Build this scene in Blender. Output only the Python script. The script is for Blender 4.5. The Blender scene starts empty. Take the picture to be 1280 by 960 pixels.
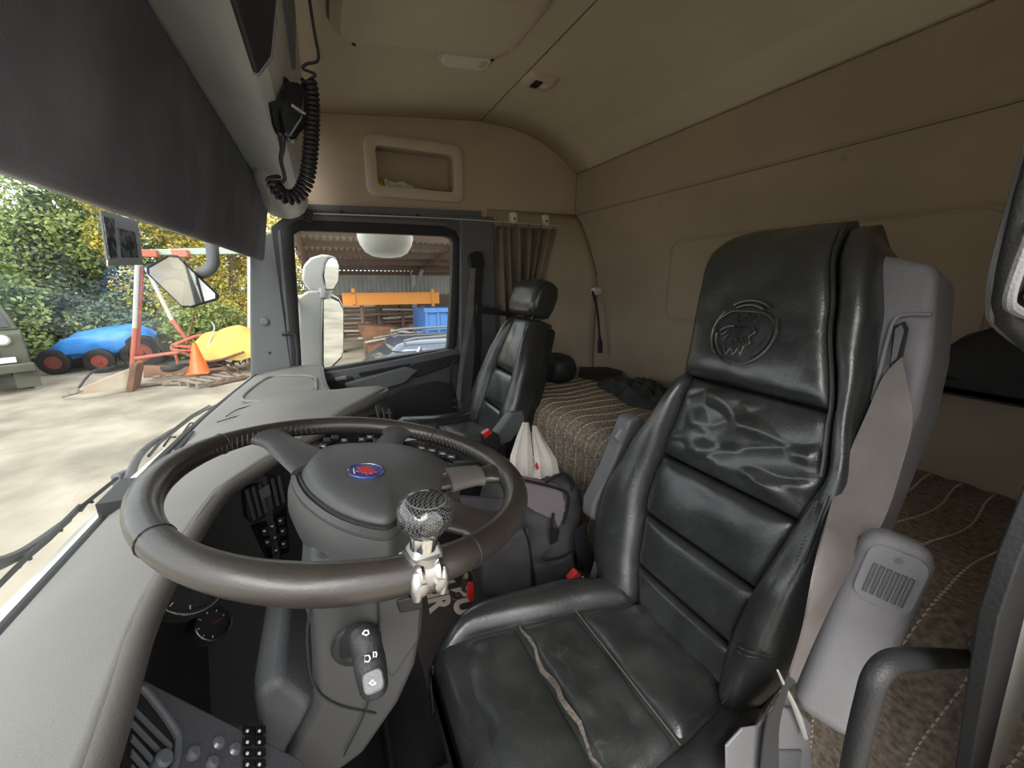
import bpy, bmesh, math, random
from mathutils import Vector, Matrix, noise, Euler
sc = bpy.context.scene
col = sc.collection
# ------------------------------------------------------------------ camera
EYE = 1.15                                   # eye height over the cab floor
PITCH = math.atan(128/500); YAW = math.atan(.48*math.cos(PITCH))
cp, sp, cy_, sy_ = math.cos(PITCH), math.sin(PITCH), math.cos(YAW), math.sin(YAW)
FW = Vector((cp*cy_, -cp*sy_, -sp)); RT = Vector((-sy_, -cy_, 0)); UP = RT.cross(FW)
cam = bpy.data.cameras.new('camera'); camo = bpy.data.objects.new('camera', cam); col.objects.link(camo)
cam.sensor_width = 36; cam.lens = 500/1280*36; cam.clip_start = .02; cam.clip_end = 400
camo.matrix_world = Matrix((( RT.x, UP.x, -FW.x, 0), (RT.y, UP.y, -FW.y, 0), (RT.z, UP.z, -FW.z, EYE), (0,0,0,1)))
sc.camera = camo
# ------------------------------------------------------------------ world, sun, exposure
w = bpy.data.worlds.new('overcast_sky'); sc.world = w; w.use_nodes = True
nt = w.node_tree; bg = nt.nodes['Background']
tc = nt.nodes.new('ShaderNodeTexCoord'); mp = nt.nodes.new('ShaderNodeMapping'); mp.inputs['Scale'].default_value = (1,1,3)
nz = nt.nodes.new('ShaderNodeTexNoise'); nz.inputs['Scale'].default_value = 2.2; nz.inputs['Detail'].default_value = 5
rp = nt.nodes.new('ShaderNodeValToRGB')
rp.color_ramp.elements[0].position = .35; rp.color_ramp.elements[0].color = (.74,.80,.88,1)
rp.color_ramp.elements[1].position = .62; rp.color_ramp.elements[1].color = (1,1,1,1)
nt.links.new(tc.outputs['Generated'], mp.inputs[0]); nt.links.new(mp.outputs[0], nz.inputs['Vector'])
nt.links.new(nz.outputs['Fac'], rp.inputs[0]); nt.links.new(rp.outputs[0], bg.inputs[0])
bg.inputs[1].default_value = 1.0
sun = bpy.data.lights.new('sun', 'SUN'); sun.energy = 1.8; sun.angle = math.radians(50); sun.color = (1,.96,.9)
suno = bpy.data.objects.new('sun', sun); col.objects.link(suno)
suno.rotation_euler = Vector((.62,-.40,-.68)).to_track_quat('-Z','Y').to_euler()   # soft light in through the open driver's door
sc.view_settings.view_transform = 'Standard'; sc.view_settings.look = 'None'
sc.view_settings.gamma = 1; sc.view_settings.use_curve_mapping = False
sc.view_settings.exposure = 1.27
# ------------------------------------------------------------------ helpers
def ray(px, py):
    return FW + RT*((px-640)/500) + UP*((480-py)/500)
def P(ax, v, px, py):                         # point of the plane axis=v seen along one sight line of the photo
    d = ray(px, py); o = Vector((0,0,EYE)); return o + d*((v-o[ax])/d[ax])
def PN(pt, n, px, py):
    d = ray(px, py); o = Vector((0,0,EYE)); n = Vector(n); return o + d*((Vector(pt)-o).dot(n)/d.dot(n))
def mat(name, c, rough=.6, metal=0, bump=0, bscale=80, var=0, vscale=6, coat=0, spec=.5, c2=None, kind='noise', detail=4, sheen=0):
    m = bpy.data.materials.new(name); m.use_nodes = True; t = m.node_tree; b = t.nodes['Principled BSDF']
    b.inputs['Base Color'].default_value = (*c,1); b.inputs['Roughness'].default_value = rough
    b.inputs['Metallic'].default_value = metal; b.inputs['Coat Weight'].default_value = coat
    b.inputs['Specular IOR Level'].default_value = spec; b.inputs['Sheen Weight'].default_value = sheen
    tcn = t.nodes.new('ShaderNodeTexCoord')
    if var or c2:
        n = t.nodes.new('ShaderNodeTexNoise'); n.inputs['Scale'].default_value = vscale; n.inputs['Detail'].default_value = detail
        t.links.new(tcn.outputs['Object'], n.inputs['Vector'])
        r = t.nodes.new('ShaderNodeValToRGB'); r.color_ramp.elements[0].position = .35; r.color_ramp.elements[1].position = .65
        a = c2 if c2 else tuple(x*(1-var) for x in c)
        r.color_ramp.elements[0].color = (*a,1)
        r.color_ramp.elements[1].color = (*(c if c2 else tuple(min(1,x*(1+var)) for x in c)),1)
        t.links.new(n.outputs['Fac'], r.inputs[0]); t.links.new(r.outputs[0], b.inputs['Base Color'])
    if bump:
        if kind == 'voronoi':
            n2 = t.nodes.new('ShaderNodeTexVoronoi'); n2.inputs['Scale'].default_value = bscale; o = n2.outputs['Distance']
        else:
            n2 = t.nodes.new('ShaderNodeTexNoise'); n2.inputs['Scale'].default_value = bscale; n2.inputs['Detail'].default_value = 3; o = n2.outputs['Fac']
        t.links.new(tcn.outputs['Object'], n2.inputs['Vector'])
        bm_ = t.nodes.new('ShaderNodeBump'); bm_.inputs['Strength'].default_value = bump; bm_.inputs['Distance'].default_value = .004
        t.links.new(o, bm_.inputs['Height']); t.links.new(bm_.outputs[0], b.inputs['Normal'])
    return m
M = {}
M['beige'] = mat('beige_fabric', (.56,.45,.335), .95, bump=.5, bscale=900, var=.06, vscale=3, spec=.1)
M['beige_ceiling'] = mat('beige_ceiling_cloth', (.66,.57,.43), .95, bump=.4, bscale=900, var=.05, vscale=2, spec=.1)
M['beige_plastic'] = mat('beige_plastic', (.60,.49,.37), .5, bump=.15, bscale=600)
M['rear'] = mat('brown_grey_wall_cloth', (.42,.34,.25), .95, bump=.5, bscale=800, var=.08, vscale=2.5, spec=.1)
M['seam'] = mat('seam_shadow_cord', (.16,.12,.085), .9)
M['board'] = mat('charcoal_board_cloth', (.19,.187,.205), .92, bump=.5, bscale=700, var=.15, vscale=9, spec=.2)
M['console'] = mat('grey_green_plastic', (.48,.475,.43), .45, bump=.15, bscale=500, var=.08, vscale=5)
M['dash'] = mat('dash_grey_plastic', (.185,.178,.165), .6, bump=.12, bscale=420, var=.05, vscale=7)
M['lip'] = mat('dash_lip_brown_grey', (.115,.102,.094), .5, bump=.12, bscale=420)
M['dark'] = mat('dark_plastic', (.022,.022,.024), .5, bump=.25, bscale=380)
M['darkgrey'] = mat('dark_grey_plastic', (.075,.077,.082), .5, bump=.25, bscale=380, var=.1, vscale=8)
M['slate'] = mat('slate_plastic', (.125,.13,.14), .5, bump=.25, bscale=420, var=.06, vscale=7)
M['pillar'] = mat('pillar_grey', (.11,.12,.125), .6, bump=.2, bscale=420)
M['black'] = mat('gloss_black', (.008,.008,.009), .18)
M['rubber'] = mat('black_rubber', (.013,.013,.014), .6, bump=.2, bscale=200)
M['grey'] = mat('armrest_grey_plastic', (.21,.205,.215), .5, bump=.25, bscale=520, var=.04, vscale=8)
M['belt'] = mat('belt_webbing', (.21,.185,.175), .75, bump=.4, bscale=700, var=.12, vscale=14)
M['beltdark'] = mat('dark_belt_webbing', (.05,.05,.05), .75, bump=.4, bscale=700)
M['chrome'] = mat('chrome', (.78,.78,.78), .14, 1)
M['steel'] = mat('brushed_steel', (.55,.54,.52), .42, 1)
M['lever'] = mat('bright_lever_metal', (.85,.85,.83), .45, .6)
M['red'] = mat('red_plastic', (.6,.03,.025), .35)
M['white'] = mat('white_paint', (.75,.76,.74), .3, coat=.3, var=.05, vscale=6)
M['bag'] = mat('white_plastic_film', (.74,.71,.66), .35, bump=.5, bscale=25, spec=.5)
M['pack'] = mat('black_grey_nylon', (.07,.067,.073), .75, bump=.6, bscale=420, var=.25, vscale=12)
M['packin'] = mat('grey_lining', (.20,.17,.18), .8, bump=.4, bscale=50)
M['curtain'] = mat('brown_curtain_cloth', (.20,.16,.12), .9, bump=.5, bscale=500, var=.15, vscale=5)
M['cloth'] = mat('dark_grey_garment', (.035,.036,.038), .9, bump=.9, bscale=60, var=.3, vscale=12)
M['lamp'] = mat('frosted_lamp_plastic', (.78,.74,.64), .3, bump=.3, bscale=60)
M['ivory'] = mat('ivory_print', (.70,.62,.50), .8)
M['print'] = mat('white_print', (.8,.8,.8), .5)
M['thread'] = mat('grey_thread', (.10,.09,.085), .7)
M['column'] = mat('column_grey', (.062,.062,.062), .45, bump=.1, bscale=420)
M['tear'] = mat('worn_tear_brown', (.13,.11,.095), .8, bump=.8, bscale=200, var=.3, vscale=60)
M['carbon'] = mat('carbon_weave', (.02,.02,.02), .15, coat=1)
M['blue'] = mat('emblem_blue', (.02,.05,.30), .3, coat=1)
M['emred'] = mat('emblem_red', (.65,.03,.04), .3, coat=1)
def leather(name, c, rough, strength=.5, worn=False):
    m = bpy.data.materials.new(name); m.use_nodes = True; t = m.node_tree; b = t.nodes['Principled BSDF']
    tcn = t.nodes.new('ShaderNodeTexCoord')
    n = t.nodes.new('ShaderNodeTexNoise'); n.inputs['Scale'].default_value = 9; n.inputs['Detail'].default_value = 6; n.inputs['Distortion'].default_value = .6
    v = t.nodes.new('ShaderNodeTexVoronoi'); v.inputs['Scale'].default_value = 420
    s = t.nodes.new('ShaderNodeTexNoise'); s.inputs['Scale'].default_value = 45; s.inputs['Detail'].default_value = 5; s.inputs['Distortion'].default_value = 1.5
    for q in (n, v, s): t.links.new(tcn.outputs['Object'], q.inputs['Vector'])
    r = t.nodes.new('ShaderNodeValToRGB'); r.color_ramp.elements[0].position = .35; r.color_ramp.elements[1].position = .75
    r.color_ramp.elements[0].color = (*c,1); r.color_ramp.elements[1].color = (*[x*1.9+.004 for x in c],1)
    t.links.new(n.outputs['Fac'], r.inputs[0]); t.links.new(r.outputs[0], b.inputs['Base Color'])
    b.inputs['Specular IOR Level'].default_value = .7; b.inputs['Coat Weight'].default_value = .35; b.inputs['Coat Roughness'].default_value = .22
    if worn:                                    # fine pale scuffs and cracks of the hide
        sn = t.nodes.new('ShaderNodeTexNoise'); sn.inputs['Scale'].default_value = 7; sn.inputs['Detail'].default_value = 2; sn.inputs['Distortion'].default_value = 2.2
        t.links.new(tcn.outputs['Object'], sn.inputs['Vector'])
        s1 = t.nodes.new('ShaderNodeMath'); s1.operation = 'SUBTRACT'; s1.inputs[1].default_value = .5; t.links.new(sn.outputs['Fac'], s1.inputs[0])
        s2 = t.nodes.new('ShaderNodeMath'); s2.operation = 'ABSOLUTE'; t.links.new(s1.outputs[0], s2.inputs[0])
        s3 = t.nodes.new('ShaderNodeMapRange'); s3.inputs[1].default_value = 0; s3.inputs[2].default_value = .006; s3.inputs[3].default_value = .55; s3.inputs[4].default_value = 0
        t.links.new(s2.outputs[0], s3.inputs[0])
        s4 = t.nodes.new('ShaderNodeMath'); s4.operation = 'MULTIPLY'; t.links.new(s3.outputs[0], s4.inputs[0]); t.links.new(n.outputs['Fac'], s4.inputs[1])
        mc_ = t.nodes.new('ShaderNodeMixRGB'); mc_.inputs[2].default_value = (.10,.10,.095,1)
        t.links.new(s4.outputs[0], mc_.inputs[0]); t.links.new(r.outputs[0], mc_.inputs[1]); t.links.new(mc_.outputs[0], b.inputs['Base Color'])
    mr = t.nodes.new('ShaderNodeMapRange'); mr.inputs[3].default_value = rough-.07; mr.inputs[4].default_value = rough+.16
    t.links.new(s.outputs['Fac'], mr.inputs[0]); t.links.new(mr.outputs[0], b.inputs['Roughness'])
    a = t.nodes.new('ShaderNodeMath'); a.operation = 'MULTIPLY_ADD'; a.inputs[1].default_value = .35
    t.links.new(v.outputs['Distance'], a.inputs[0]); t.links.new(s.outputs['Fac'], a.inputs[2])
    bp = t.nodes.new('ShaderNodeBump'); bp.inputs['Strength'].default_value = strength; bp.inputs['Distance'].default_value = .003
    t.links.new(a.outputs[0], bp.inputs['Height']); t.links.new(bp.outputs[0], b.inputs['Normal'])
    return m
M['leather'] = leather('black_seat_leather', (.019,.021,.0205), .29, .22, True)
M['rim'] = leather('wheel_leather', (.026,.021,.018), .32, .10)
M['hub'] = mat('hub_plastic', (.075,.077,.077), .42, bump=.12, bscale=520, var=.08, vscale=9)
def glass(name, tint=(.93,.96,.94), refl=.08):
    m = bpy.data.materials.new(name); m.use_nodes = True; t = m.node_tree
    for n in list(t.nodes): t.nodes.remove(n)
    o = t.nodes.new('ShaderNodeOutputMaterial'); mx = t.nodes.new('ShaderNodeMixShader')
    tr = t.nodes.new('ShaderNodeBsdfTransparent'); tr.inputs[0].default_value = (*tint,1)
    gl = t.nodes.new('ShaderNodeBsdfGlossy'); gl.inputs['Roughness'].default_value = .02
    fr = t.nodes.new('ShaderNodeFresnel'); fr.inputs[0].default_value = 1.35
    ml = t.nodes.new('ShaderNodeMath'); ml.operation = 'MULTIPLY'; ml.inputs[1].default_value = refl*2.2
    t.links.new(fr.outputs[0], ml.inputs[0]); t.links.new(ml.outputs[0], mx.inputs[0]); t.links.new(tr.outputs[0], mx.inputs[1]); t.links.new(gl.outputs[0], mx.inputs[2])
    t.links.new(mx.outputs[0], o.inputs[0]); return m
M['glass'] = glass('window_glass')
M['darkglass'] = mat('dark_glass', (.05,.06,.07), .08, spec=.8)
M['mirror'] = mat('mirror_glass', (.8,.82,.82), .03, 1)

class MB:
    def __init__(s): s.v = []; s.f = []
    def add(s, vs, fs):
        b = len(s.v); s.v += [Vector(x) for x in vs]; s.f += [tuple(b+i for i in f) for f in fs]; return s
    def box(s, c, d, rot=None):
        c = Vector(c); hx,hy,hz = d[0]/2,d[1]/2,d[2]/2
        vs = [Vector((x*hx,y*hy,z*hz)) for z in(-1,1) for y in(-1,1) for x in(-1,1)]
        if rot is not None:
            R_ = rot if isinstance(rot, Matrix) else Euler(rot).to_matrix(); vs = [R_ @ q for q in vs]
        return s.add([c+q for q in vs], [(0,2,3,1),(4,5,7,6),(0,1,5,4),(2,6,7,3),(0,4,6,2),(1,3,7,5)])
    def prism(s, pts, off):                   # closed polygon of 3D points pushed along the vector off
        n = len(pts); off = Vector(off); a = [Vector(p) for p in pts]
        return s.add(a+[p+off for p in a], [tuple(range(n))[::-1], tuple(range(n,2*n))]+[(i,(i+1)%n,n+(i+1)%n,n+i) for i in range(n)])
    def tube(s, pts, r, n=10, cap=True, flat=1.0, smooth=0, closed=False, upv=None):
        pts = [Vector(p) for p in pts]
        if smooth: pts = crm(pts, smooth, closed)
        k = len(pts); rs = r if isinstance(r,(list,tuple)) else [r]*k
        if len(rs) != k: rs = [rs[min(len(rs)-1,int(i*(len(rs)-1)/(k-1)+.5))] if False else lerpl(rs, i/(k-1)) for i in range(k)]
        rings = []; prev = None
        for i,p in enumerate(pts):
            a = pts[(i-1)%k] if (i or closed) else p; b = pts[(i+1)%k] if (i<k-1 or closed) else p
            t = (b-a); t = t.normalized() if t.length > 1e-9 else Vector((0,0,1))
            if upv is not None: u = Vector(upv)
            elif prev is None: u = Vector((0,0,1)) if abs(t.z) < .9 else Vector((1,0,0))
            else: u = prev
            u = (u - t*u.dot(t)); u.normalize(); prev = u; w_ = t.cross(u)
            rings.append([p + (u*math.cos(2*math.pi*j/n)*flat + w_*math.sin(2*math.pi*j/n))*rs[i] for j in range(n)])
        vs = [q for rg in rings for q in rg]; fs = []
        for i in range(k if closed else k-1):
            for j in range(n):
                a = i*n+j; b = i*n+(j+1)%n; c = ((i+1)%k)*n+(j+1)%n; d = ((i+1)%k)*n+j; fs.append((a,b,c,d))
        if cap and not closed: fs += [tuple(range(n))[::-1], tuple((k-1)*n+j for j in range(n))]
        return s.add(vs, fs)
    def lathe(s, prof, c=(0,0,0), axis=(0,0,1), n=24, cap=True):   # prof: (radius, height)
        ax = Vector(axis).normalized(); u = ax.orthogonal().normalized(); w_ = ax.cross(u); c = Vector(c)
        vs = [c + ax*h + (u*math.cos(2*math.pi*j/n)+w_*math.sin(2*math.pi*j/n))*max(r,1e-5) for r,h in prof for j in range(n)]
        fs = [(i*n+j, i*n+(j+1)%n, (i+1)*n+(j+1)%n, (i+1)*n+j) for i in range(len(prof)-1) for j in range(n)]
        if cap: fs += [tuple(range(n))[::-1], tuple((len(prof)-1)*n+j for j in range(n))]
        return s.add(vs, fs)
    def grid(s, fn, nu, nv, close_u=False, flip=False):
        vs = [fn(i/(nu if close_u else nu-1), j/(nv-1)) for j in range(nv) for i in range(nu)]; fs = []
        for j in range(nv-1):
            for i in range(nu if close_u else nu-1):
                q = (j*nu+i, j*nu+(i+1)%nu, (j+1)*nu+(i+1)%nu, (j+1)*nu+i); fs.append(q[::-1] if flip else q)
        return s.add(vs, fs)
    def loft(s, rings, cap=True):
        n = len(rings[0]); vs = [q for r in rings for q in r]
        fs = [(i*n+j, i*n+(j+1)%n, (i+1)*n+(j+1)%n, (i+1)*n+j) for i in range(len(rings)-1) for j in range(n)]
        if cap: fs += [tuple(range(n))[::-1], tuple((len(rings)-1)*n+j for j in range(n))]
        return s.add(vs, fs)
    def ribbon(s, pts, wv, th=.0015, smooth=0):          # strap: wv one width vector or one per point
        pts = [Vector(p) for p in pts]; ws = [Vector(x) for x in wv] if not isinstance(wv[0],(int,float)) else [Vector(wv)]*len(pts)
        if smooth: pts, ws = crm(pts, smooth), crm(ws, smooth)
        rings = []
        for i,p in enumerate(pts):
            t = pts[min(i+1,len(pts)-1)]-pts[max(i-1,0)]; n = t.cross(ws[i]).normalized()*th
            rings.append([p-ws[i]/2-n, p+ws[i]/2-n, p+ws[i]/2+n, p-ws[i]/2+n])
        return s.loft(rings)
    def build(s, name, m, parent=None, smooth=True, bevel=0, bseg=2, sub=0, ang=38, solid=0, local=False):
        me = bpy.data.meshes.new(name)
        bm = bmesh.new(); vv = [bm.verts.new(x) for x in s.v]
        for f in s.f:
            try: bm.faces.new([vv[i] for i in f])
            except ValueError: pass
        bmesh.ops.recalc_face_normals(bm, faces=bm.faces)
        if smooth:
            for f in bm.faces: f.smooth = True
            ca = math.radians(ang)
            for e in bm.edges:
                if len(e.link_faces) == 2 and e.calc_face_angle(0) > ca: e.smooth = False
        bm.to_mesh(me); bm.free()
        o = bpy.data.objects.new(name, me); col.objects.link(o)
        me.materials.append(M[m] if isinstance(m, str) else m)
        if solid: md = o.modifiers.new('s','SOLIDIFY'); md.thickness = solid; md.offset = 0
        if bevel:
            md = o.modifiers.new('b','BEVEL'); md.width = bevel; md.segments = bseg; md.limit_method = 'ANGLE'; md.angle_limit = math.radians(30)
            if smooth:
                for e in me.edges: e.use_edge_sharp = False
                md.harden_normals = True
        if sub: md = o.modifiers.new('u','SUBSURF'); md.levels = sub; md.render_levels = sub
        if parent: 
            o.parent = parent
            if not local: o.matrix_parent_inverse = wmat(parent).inverted()
        return o
def wmat(o):
    m = Matrix.Translation(o.location) @ o.rotation_euler.to_matrix().to_4x4()
    return wmat(o.parent) @ o.matrix_parent_inverse @ m if o.parent else m
def lerpl(l, t):
    x = t*(len(l)-1); i = min(int(x), len(l)-2); f = x-i; return l[i]*(1-f)+l[i+1]*f
def crm(pts, k=6, closed=False):
    out = []; n = len(pts)
    for i in range(n if closed else n-1):
        p1 = pts[i]; p2 = pts[(i+1)%n]
        p0 = pts[(i-1)%n] if (i or closed) else p1*2-p2; p3 = pts[(i+2)%n] if (i<n-2 or closed) else p2*2-p1
        for j in range(k):
            t = j/k; out.append(.5*((2*p1)+(p2-p0)*t+(2*p0-5*p1+4*p2-p3)*t*t+(3*p1-p0-3*p2+p3)*t**3))
    if not closed: out.append(pts[-1].copy())
    return out
def V(*a): return Vector(a)
def tag(o, label, cat, group=None, kind=None):
    o['label'] = label; o['category'] = cat
    if group: o['group'] = group
    if kind: o['kind'] = kind
    return o
def thing(name, label, cat, loc, rot=(0,0,0), group=None):
    o = bpy.data.objects.new(name, None); col.objects.link(o); o.location = loc; o.rotation_euler = rot
    o.empty_display_size = .05; return tag(o, label, cat, group)
def struct(o, label=None, cat=None):
    o['kind'] = 'structure'
    if label: o['label'] = label; o['category'] = cat
    return o
def rrect(w_, h, r, n=5):                      # rounded rectangle outline
    o = []
    for cx,cy,a in ((w_/2-r,h/2-r,0),(-w_/2+r,h/2-r,90),(-w_/2+r,-h/2+r,180),(w_/2-r,-h/2+r,270)):
        for k in range(n+1):
            t = math.radians(a+90*k/n); o.append((cx+r*math.cos(t), cy+r*math.sin(t)))
    return o
def nz3(p, s): return noise.noise(Vector(p)*s)
def pillow(c, d, e=4.0, n=20, m=12, rot=None, wr=0, ws=20):  # superellipsoid, soft stuffed block
    c = Vector(c); R_ = Euler(rot).to_matrix() if rot else None; b = MB(); rows = []
    def sg(x, p): return math.copysign(abs(x)**p, x)
    for j in range(m+1):
        ph = -math.pi/2+math.pi*j/m; row = []
        for i in range(n):
            th = 2*math.pi*i/n
            q = V(sg(math.cos(ph),2/e)*sg(math.cos(th),2/e)*d[0]/2, sg(math.cos(ph),2/e)*sg(math.sin(th),2/e)*d[1]/2, sg(math.sin(ph),2/e)*d[2]/2)
            if wr: q += q.normalized()*wr*(noise.noise(q*ws+c*3)+.5*noise.noise(q*ws*2.3)) if q.length else V(0,0,0)
            if R_: q = R_ @ q
            row.append(c+q)
        rows.append(row)
    return b.loft(rows)
def text_mesh(name, s, size, m, parent, mw, ext=.0006, font_bold=False):
    cu = bpy.data.curves.new(name, 'FONT'); cu.body = s; cu.size = size; cu.extrude = ext; cu.align_x = 'LEFT'
    if font_bold: cu.offset = size*.045
    t = bpy.data.objects.new(name, cu); col.objects.link(t); bpy.context.view_layer.update()
    me = bpy.data.meshes.new_from_object(t.evaluated_get(bpy.context.evaluated_depsgraph_get()))
    bpy.data.objects.remove(t); me.transform(mw); me.materials.clear(); me.materials.append(M[m])
    o = bpy.data.objects.new(name, me); col.objects.link(o)
    if parent: o.parent = parent; o.matrix_parent_inverse = wmat(parent).inverted()
    return o
D = 2.1          # passenger side wall
RY = -1.38       # rear wall
random.seed(7)
# ================================================================== CAB SHELL
# floor
fl = MB().box((1.0,-.45,-.03), (2.3,1.95,.06)).build('floor','rubber'); struct(fl)
b = MB()
for i in range(26):
    for j in range(12):
        b.box((.72+i*.035+(j%2)*.0175, -.30+j*.045, .002), (.018,.006,.003), (0,0,.6 if (i+j)%2 else -.6))
o = b.build('tread_ribs','rubber',fl); o['kind'] = 'stuff'
# roof profile (y,z), extruded along x
prof = [(.16,1.80),(.0,1.845),(-.2,1.865),(-.45,1.892),(-.8,1.925),(-.98,1.918),(-1.09,1.897),(-1.19,1.862),(-1.27,1.822),(-1.325,1.78),(RY,1.742)]
prof = [(y,z) for y,z in prof]
def rooff(u, v):
    x = -.12+u*(D+.12); q = lerpl([V(0,y,z) for y,z in prof], v); return V(x, q.y, q.z)
ce = MB().grid(rooff, 12, 61).build('ceiling','beige_ceiling', solid=.012); struct(ce)
# seam bead across the ceiling
b = MB(); b.tube([V(-.1,-.775,1.916),V(D-.01,-.80,1.918)], .0022, 6)
b.build('ceiling_seam','seam',ce)
# upper rear wall strip, and the rest of the rear wall
rw = MB().box((1.0,RY-.02,.86), (2.3,.04,1.80)).build('wall_rear','rear'); struct(rw)
b = MB().tube([V(-.12,RY+.002,1.742),V(D,RY+.002,1.742)], .004, 8); b.build('top_seam','seam',rw)
b = MB().tube([V(-.12,RY+.001,1.518),V(D-.02,RY+.001,1.518)], .0016, 8); b.build('middle_seam','seam',rw)
# upper band slightly proud
b = MB(); b.prism([V(-.12,RY,1.522),V(-.12,RY,1.738),V(-.12,RY+.005,1.732),V(-.12,RY+.005,1.528)], (D+.11,0,0)); b.build('upper_band','rear',rw)
# raised rounded panel frame on the wall
out = rrect(.98,.335,.05,6); c = V(.86,RY,1.153)
b = MB().tube([c+V(x,-.003,z) for x,z in out], .008, 8, closed=True, flat=.8); b.build('raised_frame','rear',rw)
b = MB().prism([c+V(x*.97,0,z*.93) for x,z in out], (0,.006,0)); b.build('raised_panel','rear',rw, bevel=.004)
for q in [(1050,197),(823,255)]:
    p = P(1,RY+.006,*q)
    MB().lathe([(.0115,-.006),(.011,-.002),(.008,.0),(.0,.0)], p-V(0,.002,0), (0,1,0), 16).build('trim_button','rear',rw)
# passenger side wall, above the window
sp_ = [(.12,1.46),(.12,1.80)]+prof[1:]+[(RY,1.46)]
rx0, rx1, rz0, rz1 = -.283,-.660,1.575,1.755    # recess opening
wl = MB()
def panel_with_hole(b, X, top, y0, y1, z0, hole, th):
    ys = [y0, hole[0], hole[1], y1]
    def topz(y):
        for (ya,za),(yb,zb) in zip(top, top[1:]):
            if yb <= y <= ya: return za+(zb-za)*(ya-y)/(ya-yb)
        return top[-1][1]
    n = 26
    yy = sorted(set([y0,y1,hole[0],hole[1]]+[y0+(y1-y0)*i/n for i in range(n+1)]), reverse=True)
    for ya,yb in zip(yy, yy[1:]):
        segs = [(z0, None)]
        if ya <= hole[0]+1e-6 and yb >= hole[1]-1e-6: segs = [(z0,hole[2]),(hole[3],None)]
        for a,bb in segs:
            za = topz(ya) if bb is None else bb; zb = topz(yb) if bb is None else bb
            b.prism([V(X,ya,a),V(X,yb,a),V(X,yb,zb),V(X,ya,za)], (th,0,0))
panel_with_hole(wl, D, [(.12,1.80)]+[(y,z) for y,z in prof if y<.1], .12, RY, 1.475, (rx0,rx1,rz0,rz1), .03)
wr_ = wl.build('wall_right','beige', smooth=False); struct(wr_)
# piping along the top of side wall
b = MB().tube([V(D-.004,y,z-.003) for y,z in prof if y<.1]+[V(D-.004,RY,1.50)], .004, 6); b.build('edge_piping','seam',wr_)
# recess box and its rounded frame
b = MB(); cy = (rx0+rx1)/2; cz = (rz0+rz1)/2; ww = rx0-rx1; hh = rz1-rz0
b.box((D+.10,cy,cz),(.01,ww+.02,hh+.02)); b.box((D+.05,cy,rz0-.005),(.1,ww,.01)); b.box((D+.05,cy,rz1+.005),(.1,ww,.01))
b.box((D+.05,rx0+.005,cz),(.1,.01,hh)); b.box((D+.05,rx1-.005,cz),(.1,.01,hh)); b.build('recess_box','beige',wr_)
o1 = rrect(ww+.085,hh+.085,.045,6); o2 = rrect(ww-.012,hh-.012,.022,6); o3 = rrect(ww+.05,hh+.05,.035,6)
c = V(D,cy,cz)
b = MB().loft([[c+V(0,x,z) for x,z in o1],[c+V(-.014,x*.985,z*.97) for x,z in o1],[c+V(-.018,x,z) for x,z in o3],[c+V(-.010,x,z) for x,z in o2],[c+V(.02,x,z) for x,z in o2]], cap=False)
b.build('recess_frame','beige_plastic',wr_)
# papers inside the recess
pp = thing('folded_papers','crumpled lime green and white paper wrapper lying in the wall recess','paper',(D+.04,-.36,rz0))
def crump(cx,cy,cz,w_,h,amp,seed):
    return MB().grid(lambda u,v: V(cx+.03*(v-.5)+amp*nz3((u*3,v*3,seed),1), cy-w_*(u-.5), cz+max(0.002,h*v*(1-.6*u)+amp*nz3((u*4,v*2,seed+9),1.3))), 14, 6)
M['lime'] = mat('lime_paper',(.45,.55,.05),.5,bump=.4,bscale=40); M['paper']=mat('white_paper',(.75,.73,.68),.7)
crump(D+.035,-.335,rz0,.09,.055,.02,1).build('lime_sheet','lime',pp,solid=.001)
crump(D+.03,-.40,rz0+.004,.15,.05,.018,5).build('white_sheet','paper',pp,solid=.001)
o = MB().box((D+.04,-.575,rz0+.008),(.05,.11,.012),(0,0,.2)).build('small_notebook','slate',bevel=.002); tag(o,'small dark flat booklet at the rear end of the wall recess','booklet')
# lower side wall: curved cloth panel by the rear corner
def cornerf(u, v):
    z = .55+v*.97; y = -.83+u*(RY+.83)
    bow = .24*(u**2.2)*min(1,(1.52-z)/.35)**.7 if z<1.52 else 0
    return V(D-.0-bow+.004*nz3((u*4,v*5,0),1), y, z)
MB().grid(cornerf, 22, 26).build('lower_corner_panel','rear',wr_,solid=.01)
b = MB().tube([cornerf(1,v/20)+V(-.002,.002,0) for v in range(1,20)], .004, 6); b.build('corner_piping','seam',wr_)
b = MB().box((D+.015,-1.1,.30),(.03,.56,.60)); b.build('lower_wall','rear',wr_)

# driver's side: wall behind the door opening and the header above it (the door itself stands wide open)
wlf = MB().box((-.03,-.95,.92),(.05,.88,1.86)); wlf.box((-.05,-.1,1.72),(.04,.90,.34)); struct(wlf.build('wall_left','beige'))
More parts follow.
